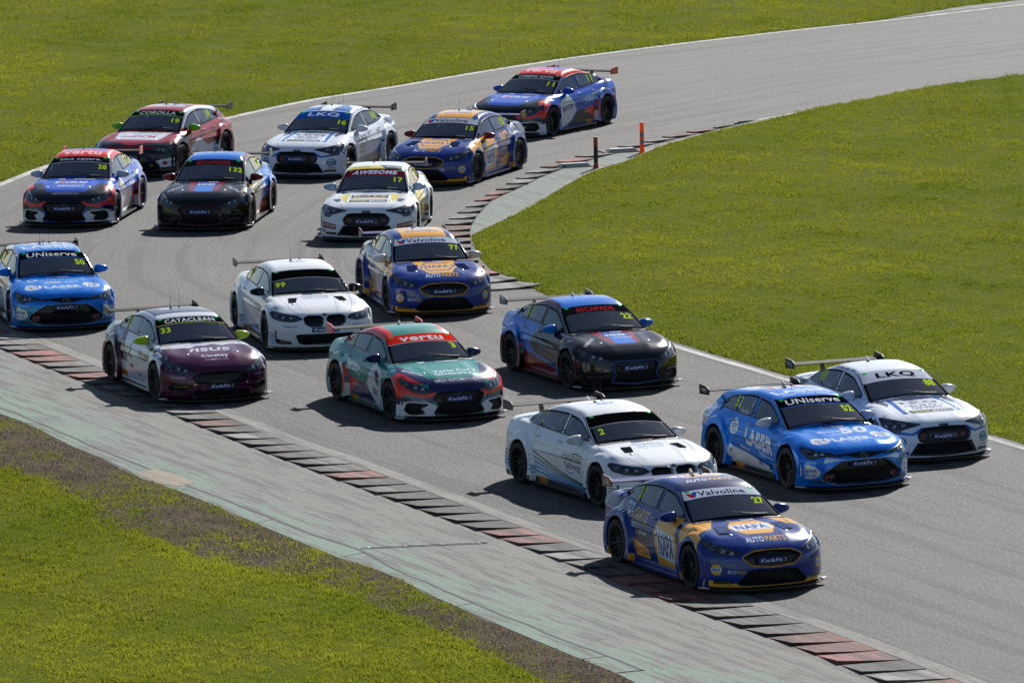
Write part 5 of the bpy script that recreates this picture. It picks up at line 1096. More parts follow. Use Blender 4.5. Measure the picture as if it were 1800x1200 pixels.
def mat_blades():
    t = NT('grass_blades'); tc = t.n('ShaderNodeTexCoord').outputs['Object']; mp = t.n('ShaderNodeMapping'); mp.inputs['Scale'].default_value = (.42, .34, 1); mp.inputs['Rotation'].default_value = (0, 0, R(-12)); t.t.links.new(tc, mp.inputs[0])
    a = t.noise(mp.outputs[0], .55, 5, .6); b = t.noise(mp.outputs[0], 2.6, 4, .7); rnd = t.n('ShaderNodeAttribute', attribute_name='tone').outputs['Fac']
    col = t.mix(t.ramp(a, [(.38, 0), (.60, 1)]), (.125, .175, .007), (.245, .262, .015)); col = t.mix(t.math('MULTIPLY', t.ramp(b, [(.48, 0), (.72, 1)]), .75), col, (.215, .220, .026)); col = t.mix(t.math('MULTIPLY', t.ramp(b, [(.30, 1), (.44, 0)]), .6), col, (.035, .080, .005))  # last mix: darker noise patches paint in the shadow between tufts
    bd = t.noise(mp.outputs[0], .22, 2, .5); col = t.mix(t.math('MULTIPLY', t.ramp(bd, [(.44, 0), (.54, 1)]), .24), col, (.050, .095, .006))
    w_ = t.noise(mp.outputs[0], 1.1, 6, .7, .6); col = t.mix(t.math('MULTIPLY', t.ramp(w_, [(.56, 0), (.70, 1)]), .55), col, (.17, .14, .045))
    col = t.mix(t.math('MULTIPLY', rnd, .35), col, (.30, .28, .05))
    d = t.n('ShaderNodeBsdfDiffuse'); tl = t.n('ShaderNodeBsdfTranslucent'); g = t.n('ShaderNodeBsdfGlossy', i_Roughness=.38, i_Color=(.8, .85, .7, 1))
    for q in (d, tl): t.t.links.new(col, q.inputs[0])
    m1 = t.n('ShaderNodeMixShader', i_0=.55); m2 = t.n('ShaderNodeMixShader', i_0=.02)
    t.t.links.new(d.outputs[0], m1.inputs[1]); t.t.links.new(tl.outputs[0], m1.inputs[2]); t.t.links.new(m1.outputs[0], m2.inputs[1]); t.t.links.new(g.outputs[0], m2.inputs[2]); return t.done(m2.outputs[0])
M_ASPH = mat_asphalt()
M_GREEN = mat_concrete('worn_green_concrete', (.165, .163, .152), (.135, .215, .172), (.080, .077, .072), (.46, .60), .35, True)
M_GREEN2 = mat_concrete('green_grey_concrete', (.125, .15, .135), (.15, .20, .175), (.085, .09, .085), (.38, .7), 1.6)
M_PALE = mat_concrete('pale_concrete', (.17, .165, .155), (.22, .215, .20), (.09, .088, .085))
M_KW = mat_concrete('worn_white_kerb', (.17, .165, .160), (.30, .295, .29), (.045, .043, .042), (.40, .62), 1.4)
M_KR = mat_concrete('worn_red_kerb', (.30, .085, .075), (.24, .17, .155), (.055, .045, .043), (.46, .74), 1.4)
M_KD = mat_concrete('rubbered_kerb', (.095, .092, .088), (.17, .165, .155), (.035, .033, .032), (.40, .66), 1.4)
M_LINE = mat_concrete('worn_white_line', (.42, .42, .41), (.52, .52, .51), (.22, .22, .21))
M_TAN = mat_concrete('sandy_patch', (.24, .20, .14), (.26, .22, .16), (.17, .14, .10))
M_SOILG = mat_ground('turf_soil', ((.135, .160, .006), (.190, .200, .010), (.040, .060, .002)))
M_DIRT = mat_ground('bare_dirt', ((.110, .080, .050), (.215, .160, .105), (.030, .023, .016)), 1.5)
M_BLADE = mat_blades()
M_CRACK = plain('joint_dark', (.018, .017, .015), .9)

far_ground = tag(link('ground', mesh_from('ground', [(-2500, -2500, -.35), (2500, -2500, -.35), (2500, 2500, -.35), (-2500, 2500, -.35)], [(0, 1, 2, 3)], (M_SOILG,))), kind='structure')
# asphalt: one sheet under everything, with across / along coordinates of the racing line
gx = np.arange(-45, 46, .75); gy = np.arange(84, 232, .75); nx_, ny_ = len(gx), len(gy); GX, GY = np.meshgrid(gx, gy)
axis_ = np.array(ext(list(right_edge) + ikerb_track[2:] + line2[1:], 60, 60)); best = np.full(GX.shape, 1e9); acr = np.zeros(GX.shape); alo = np.zeros(GX.shape); Lacc = 0
for i in range(len(axis_) - 1):
    a, b = axis_[i], axis_[i + 1]; e = b - a; L = np.hypot(*e); t_ = np.clip(((GX - a[0]) * e[0] + (GY - a[1]) * e[1]) / L ** 2, 0, 1); dx = GX - a[0] - e[0] * t_; dy = GY - a[1] - e[1] * t_; dd = np.hypot(dx, dy); m_ = dd < best
    best = np.where(m_, dd, best); acr = np.where(m_, np.sign(e[0] * (GY - a[1]) - e[1] * (GX - a[0])) * dd, acr); alo = np.where(m_, Lacc + t_ * L, alo); Lacc += L
me = mesh_from('track', np.stack([GX.ravel(), GY.ravel(), np.zeros(GX.size)], 1), [(j * nx_ + i, j * nx_ + i + 1, (j + 1) * nx_ + i + 1, (j + 1) * nx_ + i) for j in range(ny_ - 1) for i in range(nx_ - 1)], (M_ASPH,))
for nm, arr in (('across', acr), ('along', alo)): me.attributes.new(nm, 'FLOAT', 'POINT').data.foreach_set('value', arr.ravel().astype(np.float32))
tag(link('track', me), kind='structure')

out_x = ext(outer_line, 14, 40); P_OUT = [tuple(p) for p in offs(dens(ext(outer_line[:10], 14, .01)[:-1], 1.5), .12)] + outgreen + [(22, 213.5), (46, 238), (-60, 238), (-60, 140)]
in_x = [(42, 224)] + right_edge + igrass + igrass2[:-1] + [tuple(p) for p in offs(dens(line2[1:], 1.5), .22)]
d_ = np.array(in_x[-1]) - np.array(in_x[-3]); d_ /= np.hypot(*d_); P_IN = in_x + [tuple(np.array(in_x[-1]) + d_ * 12), (18, 90), (60, 90), (60, 224)]
okl, oku, drt, g3 = ext(okerb_lo, 8, 14), ext(okerb_up, 8, 14), ext(dirt, 14, 14), ext(grass3, 24, 14)
P_CON = [tuple(p) for p in dens(okl, 1.0)] + [tuple(p) for p in dens(drt, 1.0)[::-1]]
P_DIRT = [tuple(p) for p in dens(drt, .9) + rng.normal(0, .04, (len(dens(drt, .9)), 2))] + [tuple(p) for p in dens(g3, .9)[::-1]]
P_VERGE = [tuple(p) for p in dens(g3, .9)] + [(10, 86), (-60, 86), (-60, 170)]
P_GRN = [(7.05, 176.4), (6.45, 175.2)] + [tuple(p) for p in dens(ikerb_out[:13], .8)] + [tuple(p) for p in dens(igrass, .8)[::-1]]
tag(link('infield', terrain('infield', P_IN, M_SOILG, .07, .045, .002)), kind='structure')
tag(link('outer_verge', terrain('outer_verge', P_OUT, M_SOILG, .08, .045, .002, 1.1)), kind='structure')
tag(link('near_verge', terrain('near_verge', P_VERGE, M_SOILG, .05, .03, .014)), kind='structure')
tag(link('dirt_strip', terrain('dirt_strip', P_DIRT, M_DIRT, .03, .012, .003, .4)), kind='structure')
runoff = tag(link('run_off', up(mesh_from('run_off', [(a, b, .006) for a, b in P_CON], [tuple(range(len(P_CON)))], (M_GREEN,)))), kind='structure')
igr = tag(link('inner_run_off', up(mesh_from('inner_run_off', [(a, b, .010) for a, b in P_GRN], [tuple(range(len(P_GRN)))], (M_GREEN2,)))), kind='structure')
P_TOPG = [tuple(p) for p in offs(dens(outer_line[9:] + [(22, 211.4)], 1.5), .1)] + [(22, 213.5)] + outgreen[::-1]
tag(link('far_run_off', up(mesh_from('far_run_off', [(a, b, .008) for a, b in P_TOPG], [tuple(range(len(P_TOPG)))], (M_GREEN,)))), kind='structure')
# painted lines
def line_(name, pts, w, z, mat=M_LINE, kind=True):
    d = dens(pts, .8); o = link(name, up(strip_mesh(offs(d, w / 2), offs(d, -w / 2), z, mat, name)))
    if kind: tag(o, kind='structure')
    return o
line_('white_line', out_x, .22, .005); line_('white_line', ext(line2, 0, 14), .17, .005)
line_('white_line', [(16, 187.0)] + right_edge[:3], .10, .006); line_('white_line', [(8.04, 177.68), (7.12, 176.2), (6.35, 174.95), (5.5, 173.75)], .16, .013)
line_('concrete_edging', [tuple(p) for p in offs(dens(oku, 1.0), .17)], .30, .004, M_PALE)
line_('concrete_edging', [tuple(p) for p in offs(dens(igrass[3:], .8), -.08)], .15, .016, M_PALE)
line_('concrete_joint', [tuple(p) for p in dens(crack, .45) + rng.normal(0, .02, (len(dens(crack, .45)), 2))], .05, .0095, M_CRACK)
for k in (2, 5, 8, 11, 14, 18, 22, 26, 30): 
    cc_ = dens(crack, 1.2); dd_ = dens(dirt, 1.2); k2 = min(k, len(cc_) - 1); a_ = cc_[k2]; b_ = dd_[np.argmin(np.hypot(*(dd_ - a_ + (.3, .1)).T))]
    o = link('concrete_joint', up(strip_mesh(np.array([a_ + (0, .02), b_ + (0, .02)]), np.array([a_ - (0, .02), b_ - (0, .02)]), .0095, M_CRACK, 'concrete_joint'))); tag(o, kind='structure')
tag(link('sandy_patch', up(mesh_from('sandy_patch', [(a, b, .010) for a, b in ((-6.08, 121.55), (-5.78, 121.85), (-5.40, 121.25), (-5.06, 120.35), (-5.30, 120.0), (-5.62, 120.25), (-5.95, 121.1))], [tuple(range(7))], (M_TAN,)))), kind='structure')
drn = MB(); 
for q in (0, .10): drn.box((-1.375, 113.6 + q, .013), (1.92, .03, .008), Matrix.Rotation(R(9.5), 3, 'Z'))
for k in range(4): drn.box((-2.2 + k * .55, 113.51 + k * .092, .014), (.03, .16, .010), Matrix.Rotation(R(9.5), 3, 'Z'))
tag(link('drain_cover', drn.mesh('drain_cover', (M_LINE,))), 'long thin pale drain channel lying across the green run-off concrete', 'drain cover')

# saw-tooth kerbs
def kerb(name, tr, out, step, pattern, hz=(.004, .010, .056), label=''):
    ta, oa = np.array(tr, float), np.array(out, float)
    def cum(p): return np.r_[0, np.cumsum(np.hypot(*np.diff(p, axis=0).T))]
    Lt, Lo = cum(ta), cum(oa); n = int(round(Lo[-1] / step)); root = empty(name, None, (0, 0, 0)); root['kind'] = 'structure'
    at = lambda p, L, u: np.array([np.interp(u * L[-1], L, p[:, 0]), np.interp(u * L[-1], L, p[:, 1])])
    td = np.stack([np.interp(np.linspace(0, Lt[-1], 1600), Lt, ta[:, k]) for k in (0, 1)], 1)
    def near(q): return td[np.argmin(np.hypot(*(td - q).T))]
    for i in range(n):
        u0, u1 = i / n, (i + .985) / n; B0, B1 = at(oa, Lo, u0), at(oa, Lo, u1); A0, A1 = near(B0), near(B1)
        if np.hypot(*(A1 - A0)) < .05: A1 = A0 + (B1 - B0) * .35
        if 0: pass
        h = hz[2] * rng.uniform(.85, 1.1); j = rng.normal(0, .012, 2)
        C = [A0 * (1 - q) + B0 * q for q in (0, .5, 1)]; D = [A1 * (1 - q) + B1 * q for q in (0, .5, 1)]; D[2] = D[2] + j; E = [d * .88 + c * .12 for c, d in zip(C, D)]
        top = [(*C[0], hz[0]), (*C[1], hz[0]), (*C[2], hz[0] * 2), (*E[0], hz[1] * .9), (*E[1], h * .45), (*E[2], h * .92), (*D[0], hz[1]), (*D[1], h * .5), (*D[2], h)]
        V = top + [(p[0], p[1], -.02) for p in top]
        F = [(0, 1, 4, 3), (1, 2, 5, 4), (3, 4, 7, 6), (4, 5, 8, 7), (6, 7, 16, 15), (7, 8, 17, 16), (2, 11, 14, 5), (5, 14, 17, 8), (0, 3, 12, 9), (3, 6, 15, 12), (0, 9, 10, 1), (1, 10, 11, 2)]
        b = MB(); b.add(V, F); col = pattern(u0, i); o = link('kerb_block', b.mesh('kerb_block', (col,)), root)
    return root
def pat_out(u, i):
    k = [M_KR, M_KR, M_KR, M_KD, M_KW, M_KD, M_KD][i % 7] if u > .55 else [M_KD, M_KD, M_KW, M_KD, M_KR, M_KD, M_KW, M_KD][i % 8]
    if u > .80: k = [M_KR, M_KR, M_KW, M_KW, M_KW][(i + 1) % 5 if 1 else 0]
    if u < .16: k = [M_KW, M_KW, M_KD, M_KR, M_KR][i % 5]
    return k
kerb('outer_kerb', ext(okerb_up, 6, 10), ext(okerb_lo, 6, 10), .82, pat_out)
kerb('inner_kerb', ikerb_track, ikerb_out, 1.05, lambda u, i: [M_KW, M_KD, M_KR, M_KR, M_KW, M_KD][i % 6] if u < .88 else (M_KR if i % 3 == 0 else M_KW), (.005, .03, .07))

# grass blades as single triangles, thinned out away from the camera's view
def blades(name, poly, per, h, cond=None, edge=True, z0=.002, lift=.045, amp=.07, w=.011):
    P = np.array(poly); lo = np.maximum(P.min(0), (-19, 96)); hi = np.minimum(P.max(0), (19, 222)); n = int((hi[0] - lo[0]) * (hi[1] - lo[1]) * per)
    Q = rng.uniform(lo, hi, (n, 2)); Q = Q[np.abs(Q[:, 0]) < Q[:, 1] * .0668 + 1.6]; Q = Q[inside(Q, poly)]
    d = -pd(Q[:, 0], Q[:, 1], poly)
    cl = bumps(Q[:, 0] * 3.3, Q[:, 1] * 2.1) + .8 * np.sin(Q[:, 0] * 9.1 + 2 * np.sin(Q[:, 1] * 3.0)) * np.sin(Q[:, 1] * 5.7 + np.sin(Q[:, 0] * 4))
    keep = rng.random(len(Q)) < np.clip(.78 + .30 * cl, .40, 1)
    if cond is not None: keep &= cond(Q, cl)
    Q, d, cl = Q[keep], d[keep], cl[keep]; N = len(Q)
    z = z0 + fld(Q[:, 0], Q[:, 1], poly, amp, lift, d); a = rng.uniform(0, 2 * np.pi, N); hh = h * rng.lognormal(0, .28, N) * (1 + .75 * np.clip(cl, -.6, 1.2)) * (1 + 1.1 * np.exp(-(d / .12) ** 2) if edge else 1)
    ww = w * rng.uniform(.6, 1.3, N); dx, dy = np.cos(a) * ww, np.sin(a) * ww; lx, ly = rng.normal(0, .55, (2, N)) * hh
    V = np.empty((N, 3, 3), np.float32); V[:, 0] = np.stack([Q[:, 0] - dx, Q[:, 1] - dy, z - .01], 1); V[:, 1] = np.stack([Q[:, 0] + dx, Q[:, 1] + dy, z - .01], 1); V[:, 2] = np.stack([Q[:, 0] + lx, Q[:, 1] + ly, z + hh], 1)
    me = bpy.data.meshes.new(name); me.vertices.add(3 * N); me.loops.add(3 * N); me.polygons.add(N); me.vertices.foreach_set('co', V.ravel()); me.loops.foreach_set('vertex_index', np.arange(3 * N, dtype=np.int32)); me.polygons.foreach_set('loop_start', np.arange(0, 3 * N, 3, dtype=np.int32))
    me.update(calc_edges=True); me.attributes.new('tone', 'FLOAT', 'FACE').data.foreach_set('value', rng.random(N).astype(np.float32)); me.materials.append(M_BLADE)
    return link(name, me)
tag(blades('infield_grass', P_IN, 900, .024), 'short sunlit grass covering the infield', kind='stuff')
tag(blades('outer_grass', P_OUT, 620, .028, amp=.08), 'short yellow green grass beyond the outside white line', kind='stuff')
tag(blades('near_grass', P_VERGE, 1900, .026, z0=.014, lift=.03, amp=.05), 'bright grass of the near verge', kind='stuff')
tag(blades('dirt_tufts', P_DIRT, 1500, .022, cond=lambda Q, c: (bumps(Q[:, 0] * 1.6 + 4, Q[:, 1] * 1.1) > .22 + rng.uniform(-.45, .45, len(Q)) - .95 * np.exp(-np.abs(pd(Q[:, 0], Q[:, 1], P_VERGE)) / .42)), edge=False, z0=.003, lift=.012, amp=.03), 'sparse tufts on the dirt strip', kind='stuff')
def specks(name, poly, n, r, mat, zo, groups=None, seed=3):
    g = np.random.default_rng(seed); P = np.array(poly); lo = np.maximum(P.min(0), (-15, 100)); hi = np.minimum(P.max(0), (15, 212)); Q = g.uniform(lo, hi, (n * 4, 2))
    if groups: c = g.uniform(lo, hi, (groups, 2)); Q = c[g.integers(0, groups, n * 4)] + g.normal(0, .5, (n * 4, 2)) * (1, 2)
    Q = Q[inside(Q, poly)][:n]; b = MB(); z = zo + fld(Q[:, 0], Q[:, 1], poly, .05, .03)
    for (x, y), zz in zip(Q, z):
        rr = r * g.uniform(.5, 1.3); a = g.uniform(0, 6); V = [(x + rr * math.cos(a + k * 2.09), y + rr * math.sin(a + k * 2.09), zz) for k in range(3)] + [(x, y, zz + rr * g.uniform(.6, 1.1))]; b.add(V, [(0, 1, 3), (1, 2, 3), (2, 0, 3)])
    return link(name, b.mesh(name, (mat,)))
tag(specks('dirt_stones', P_DIRT, 9000, .021, plain('stone_grey', (.30, .27, .24), .7, noise=.5, scale=3), .0), 'small stones strewn on the dirt', kind='stuff')
tag(specks('dandelions', P_IN, 110, .028, plain('dandelion_yellow', (.75, .50, .02), .7), .05, 16), 'dandelion heads dotted through the infield grass', kind='stuff')
tag(specks('outer_dandelions', P_OUT, 90, .028, plain('dandelion_yellow_far', (.75, .50, .02), .7), .05, 14, 5), 'dandelion heads in the outer grass', kind='stuff')
tag(specks('daisies', P_IN, 420, .014, plain('daisy_white', (.7, .7, .68), .7), .05, 10, 8), 'white daisies in the infield grass', kind='stuff')

# marker posts and low kerb bolsters
def post(loc, bands, label):
    t = empty('marker_post', None, loc); tag(t, label, 'marker post', 'flexible marker posts behind the inner kerb')
    b = MB(); b.lathe([(.001, 0), (.062, 0), (.060, .03), (.052, .07), (.046, .10)], 18, 'Z'); link('post_base', b.mesh('post_base', (bands[0][2],), True), t)
    for z0, z1, m in bands:
        b = MB(); b.lathe([(.001, z0), (.047, z0), (.046, (z0 + z1) / 2), (.045, z1), (.001, z1)], 18, 'Z'); link('post_band', b.mesh('post_band', (m,), True), t)
    b = MB(); b.lathe([(.046, bands[-1][1]), (.043, bands[-1][1] + .012), (.001, bands[-1][1] + .016)], 18, 'Z'); link('post_cap', b.mesh('post_cap', (M_SILV,), True), t)
M_OR = plain('post_orange', (.92, .20, .02), .45)
_t = M_OR.node_tree; _p = [n for n in _t.nodes if n.type == 'BSDF_PRINCIPLED'][0]; _o = [n for n in _t.nodes if n.type == 'OUTPUT_MATERIAL'][0]
_tl = _t.nodes.new('ShaderNodeBsdfTranslucent'); _tl.inputs[0].default_value = (.95, .22, .02, 1); _mx = _t.nodes.new('ShaderNodeMixShader'); _mx.inputs[0].default_value = .55
_t.links.new(_p.outputs[0], _mx.inputs[1]); _t.links.new(_tl.outputs[0], _mx.inputs[2]); _t.links.new(_mx.outputs[0], _o.inputs[0]); M_ORD = plain('post_scuffed_orange', (.42, .07, .02), .6, noise=.4, scale=20); M_PB = plain('post_black', (.015, .015, .017), .5, noise=.3); M_REF = plain('reflective_grey', (.22, .25, .27), .35)
post((2.93, 167.47, .012), [(0.1, .195, M_OR), (.195, .275, M_REF), (.275, .36, M_OR), (.36, .45, M_REF), (.45, .665, M_OR)], 'bright orange marker post with two grey reflective bands')
post((1.88, 164.57, .012), [(.1, .13, M_ORD), (.13, .47, M_PB), (.47, .675, M_ORD)], 'blackened marker post with a scuffed orange top, rubber marked below')
M_BOL = plain('bolster_white', (.36, .36, .35), .6, noise=.2, scale=12); M_BOLF = plain('bolster_face', (.06, .065, .06), .7)
for (x, y, lab) in ((1.40, 164.95, 'low grey white bolster on the green concrete next to the blackened post'), (2.48, 167.75, 'low rounded pale bolster beside the bright orange post')):
    t = empty('kerb_bolster', None, (x, y, .010), R(20)); tag(t, lab, 'bolster', 'low bolsters behind the inner kerb')
    b = MB(); b.prism([(-.42, -.16), (.42, -.16), (.42, .16), (-.42, .16)], 0, .02, 'XY'); link('bolster_base', b.mesh('bolster_base', (M_TAN,)), t)
    b = MB(); b.add([(-.36, -.14, .02), (.36, -.14, .02), (.36, .14, .02), (-.36, .14, .02), (-.28, -.07, .085), (.28, -.07, .085), (.28, .07, .085), (-.28, .07, .085)], [(0, 1, 5, 4), (1, 2, 6, 5), (2, 3, 7, 6), (3, 0, 4, 7), (4, 5, 6, 7)]); link('bolster_body', b.mesh('bolster_body', (M_BOL,)), t)

# ------------------------------------------------------------------ drivers
def driver_mesh():
    def cap(x, y, z, a, b, r0, r1):
        a = np.array(a); b = np.array(b); e = b - a; t = np.clip(((x - a[0]) * e[0] + (y - a[1]) * e[1] + (z - a[2]) * e[2]) / (e @ e), 0, 1)
        return np.sqrt((x - a[0] - e[0] * t) ** 2 + (y - a[1] - e[1] * t) ** 2 + (z - a[2] - e[2] * t) ** 2) - (r0 + (r1 - r0) * t)
    def fn(x, y, z):
        d = smin(cap(x, y, z, (0, -.07, .12), (-.10, -.09, .46), .12, .13), cap(x, y, z, (0, .07, .12), (-.10, .09, .46), .12, .13), .08)
        d = smin(d, cap(x, y, z, (-.10, 0, .52), (-.09, 0, .60), .065, .06), .05)
        for s in (-1, 1):
            d = smin(d, cap(x, y, z, (-.09, s * .19, .47), (.10, s * .27, .30), .06, .048), .04); d = smin(d, cap(x, y, z, (.10, s * .27, .30), (.34, s * .13, .40), .045, .034), .02)
            d = smin(d, cap(x, y, z, (.34, s * .13, .40), (.40, s * .12, .43), .036, .03), .02); d = smin(d, cap(x, y, z, (.02, s * .09, .08), (.42, s * .12, .16), .085, .06), .05)
        return d
    P, Q = surface_nets(fn, (-.4, -.5, -.1), (.7, .5, .8), .025); return mesh_from('person', P, Q[:, ::-1], (M_SUIT,), True)
def helmet_mesh():
    b = MB(); v, f = superell((0, 0, 0), (.29, .25, .27), 14, 20, .95); b.add(v, f); return b.mesh('helmet', (M_SKIN,), True)
def visor_mesh():
    b = MB(); v, f = superell((.022, 0, .0), (.27, .225, .11), 8, 20, .8); b.add(v, f); return b.mesh('visor', (M_TRIM,), True)

DRV = (driver_mesh(), helmet_mesh(), visor_mesh())
shared()
def text_mesh(txt, h, mat, bold=2, w=None, shear=0):
    V, T, ww = glyphs(txt, bold); sx = (w / ww) if w else h
    Q = [((v[0] - ww / 2) * sx + shear * h * (v[1] - .5), 0, (v[1] - .5) * h) for v in V]; return Q, [tuple(int(i) for i in t) for t in T], mat
MODELS = {}
_cm = {}
def cmat(col, rough=.22, metal=0.0, coat=.6):
    k = (tuple(col), rough, metal, coat)
    if k not in _cm: _cm[k] = plain('gloss_paint_%d' % len(_cm), srgb(col), rough, metal, coat=coat, spec=.06 if coat < .1 else .5)
    return _cm[k]
def splitter_mesh(m, col):
    f = m['f']; pl = dict(F=.40, B=.42, C=.38, A=.34, H=.42, M=.40)[m['kind']]
    ys = np.linspace(-.93, .93, 25); outl = [(f + .925 - pl * (abs(y) / .93) ** 3.2, y) for y in ys] + [(f + .42, .93), (f + .42, -.93)]
    b = MB(); b.prism(outl, .062, .082, 'XY')
    for k in range(-3, 4): x = f + .905 - pl * (abs(k * .24) / .93) ** 3.2; b.box((x, k * .24, .10), (.02, .014, .045))
    return b.mesh('splitter', (M_CARBON,))
def ztops(m, xy):
    return project(m['outer'], np.array([[x, y, 1.45] for x, y in xy]), np.array([0, 0, -1.]), span=.85, n=34)[0][:, 2]
def vent_meshes(m, col):
    kind, f = m['kind'], m['f']; out = []
    for s in (-1, 1):
        cx, cy = (f + .10, s * .47) if kind == 'F' else (f + .06, s * .44); L2, W2_ = (.17, .11) if kind == 'F' else (.125, .085); rot = R(s * 12); spec = []
        spec += [(-L2, -W2_, .003), (L2, -W2_ * .75, .003), (L2, W2_ * .75, .003), (-L2, W2_, .003)]
        for k in range(8):
            a = -L2 + (k + .5) * L2 / 4; wq = W2_ * (.92 - .02 * k); spec += [(a - .008, -wq, .004), (a + .008, -wq, .016), (a + .008, wq, .016), (a - .008, wq, .004), (a + .010, -wq, .004), (a + .010, wq, .004)]
        xy = [(cx + a * math.cos(rot) - c * math.sin(rot), cy + a * math.sin(rot) + c * math.cos(rot)) for a, c, d in spec]; z = ztops(m, xy); V = [(x, y, zz + d[2]) for (x, y), zz, d in zip(xy, z, spec)]
        b = MB(); b.add(V[:4], [(0, 1, 2, 3)], 0)
        for k in range(8): b.add(V[4 + 6 * k:10 + 6 * k], [(0, 1, 2, 3), (1, 4, 5, 2)], 1)
        out.append(b.mesh('bonnet_vent', (M_MATT_UNDER, cmat(col, .35))))
    return out
def make_car(no, kind, pos, ang, L, label, driver_label, slope=0.0):
    m = MODELS[kind]; f, r = m['f'], m['r']; mt = L.mats('car%d' % no)
    t = empty('race_car', None, (pos[0], pos[1], 0), ang); tag(t, label, 'race car', 'touring cars racing nose to tail through the corner')
    if slope: t.rotation_euler = (R(slope), 0, ang)
    def lv(o, mat):
        o.material_slots[0].link = 'OBJECT'; o.material_slots[0].material = mat; return o
    for nm, me in m['shell']:
        o = link(nm, me, t)
        if nm != 'cabin_lining': lv(o, mt['livery'])
        if nm in ('front_door', 'rear_door'):
            sgn = 1 if np.mean([v.co.y for v in me.vertices][:50]) > 0 else -1; hx = (m['xb'] + .10) if nm == 'front_door' else (m['xc'] + .10)
            q, ok = project(m['outer'], np.array([[hx, 1.25 * sgn, .82]]), np.array([0, -sgn, 0.])); h = link('door_handle', SH['handle'], o, (hx, q[0][1] + sgn * .012, .82)); 
            if sgn < 0: h.rotation_euler = (0, 0, 0)
            else: h.rotation_euler = (0, 0, math.pi)
            lv(h, cmat(L.mirror if no in (2, 99, 16, 88, 17) else L.handle if hasattr(L, 'handle') else (120, 124, 130)))
    lv(link('windscreen', m['windscreen'], t), mt['ws']); link('rear_window', m['rear_window'], t)
    for nm, sgn, me in m['glass']: lv(link(nm, me, t), mt['wr'] if sgn < 0 else mt['wl'])
    for me in m['seal']: link('window_seal', me, t)
    for me in m['pillar_trim']: link('pillar_trim', me, t)
    for a, b, c in m['headlights']:
        o = link('headlight', a, t); link('headlight_rim', b, o); [link('lamp_lens', q, o) for q in c]
    for bars, rim, k in m['grilles']:
        g = empty('grille', t) if bars is None else link('grille', bars, t); o = link('grille_surround', rim, g)
        rc = getattr(L, 'rimcol', {}).get(k)
        if rc: lv(o, cmat(rc))
    for me in m['tails']: link('tail_light', me, t)
    for x in (f, r):
        for s in (-1, 1):
            w = empty('wheel', t, (x, s * .838, .322)); 
            if s > 0: w.rotation_euler = (0, random.uniform(0, 6), math.pi)
            else: w.rotation_euler = (0, random.uniform(0, 6), 0)
            link('tyre', SH['tyre'], w); link('rim', SH['rim'], w)
    # wing
    zw = 1.11 if kind == 'F' else 1.145; xw = r - .66
    w = lv(link('rear_wing', SH['wing'], t, (xw, 0, zw)), cmat(L.wingcol, .6, 0.0, .0))
    for s in (-1, 1):
        e = lv(link('endplate', SH['plate', s], w), cmat(L.platecol, .4))
        if L.plate and L.plate != 'X' or L.plate == 'X':
            tx, T, mm = text_mesh(L.plate if L.plate != 'X' else 'LKQ', .075 if len(L.plate) < 3 else .05, None, 2, w=.16)
            b = MB(); b.add([(p[0] * s * -1 + .02 if s > 0 else p[0] + .02, s * .8205, p[2] + .005) for p in tx], T); link('plate_lettering', b.mesh('plate_lettering', (cmat((200, 200, 205)),)), w)
    b = MB()
    for s in (-1, 1): b.prism([(xw + .10, zw - .01), (xw - .02, zw - .01), (xw + .02, .98), (xw + .20, .98), (xw + .15, zw - .05)], s * .25 - .006, s * .25 + .006, 'XZ')
    link('wing_support', b.mesh('wing_support', (M_CARBON,)), t)
    for s in (-1, 1):
        mi = lv(link('mirror', SH['mirror', s], t, (f - .885, s * .905, .925)), cmat(L.mirror, .18)); link('mirror_arm', SH['marm', s], mi); link('mirror_glass', SH['mglass', s], mi)
    link('splitter', splitter_mesh(m, None), t)
    for s in (-1, 1): b = MB(); b.prism([(f + .44, s * .92), (f + .60, s * .90), (f + .50, s * 1.005), (f + .42, s * 1.01)], .085, .10, 'XY'); link('canard', b.mesh('canard', (M_SILV,)), t)
    for s in (-1, 1):
        b = MB(); b.prism([(r + .40, s * .84), (f - .40, s * .84), (f - .40, s * .90), (f - .55, s * .935), (r + .6, s * .935), (r + .40, s * .90)], .075, .105, 'XY'); link('side_skirt', b.mesh('side_skirt', (cmat(L.skirt) if hasattr(L, 'skirt') else M_CARBON,)), t)
    # roof and bonnet fittings
    def ztop(x, y=0.0): return ztops(m, [(x, y)])[0]
    for (x, y) in ((f - 1.78, -.10), (f - 1.95, .10)): link('antenna', SH['antenna'], t, (x, y, ztop(x, y)))
    link('roof_fin', SH['fin'], t, (r + .62, 0, ztop(r + .62)))
    for s in (-1, 1): x, y = (f + .33, s * .44) if kind != 'B' else (f + .26, s * .47); p = link('bonnet_pin', SH['pin'], t, (x, y, ztop(x, y) + .004)); p.rotation_euler = (R(-s * 6), R(10), 0)
    wp = link('wiper', SH['wiper'], t, (f - .47, .50, ztop(f - .47, .5) + .02))
    if kind in 'FB':                                                         # louvred bonnet vents
        for me in vent_meshes(m, getattr(L, 'ventcol', (20, 20, 22))): link('bonnet_vent', me, t)
    b = MB(); v, fc = superell((f + .79, 0, {'B': .675, 'F': .575, 'H': .49, 'C': .565, 'A': .60, 'M': .44}[kind]), (.03, .085, .05)); b.add(v, fc)
    if kind == 'B': link('bonnet_badge', b.mesh('bonnet_badge', (cmat((60, 80, 120)),), True), t)
    zb = {'F': .475, 'B': .415, 'C': .445, 'A': .43, 'H': .405, 'M': .305}[kind]; ys = np.linspace(-.25, .25, 9); q, ok = project(m['outer'], np.array([[2.5, y, zb] for y in ys]), np.array([-1., 0, 0]))
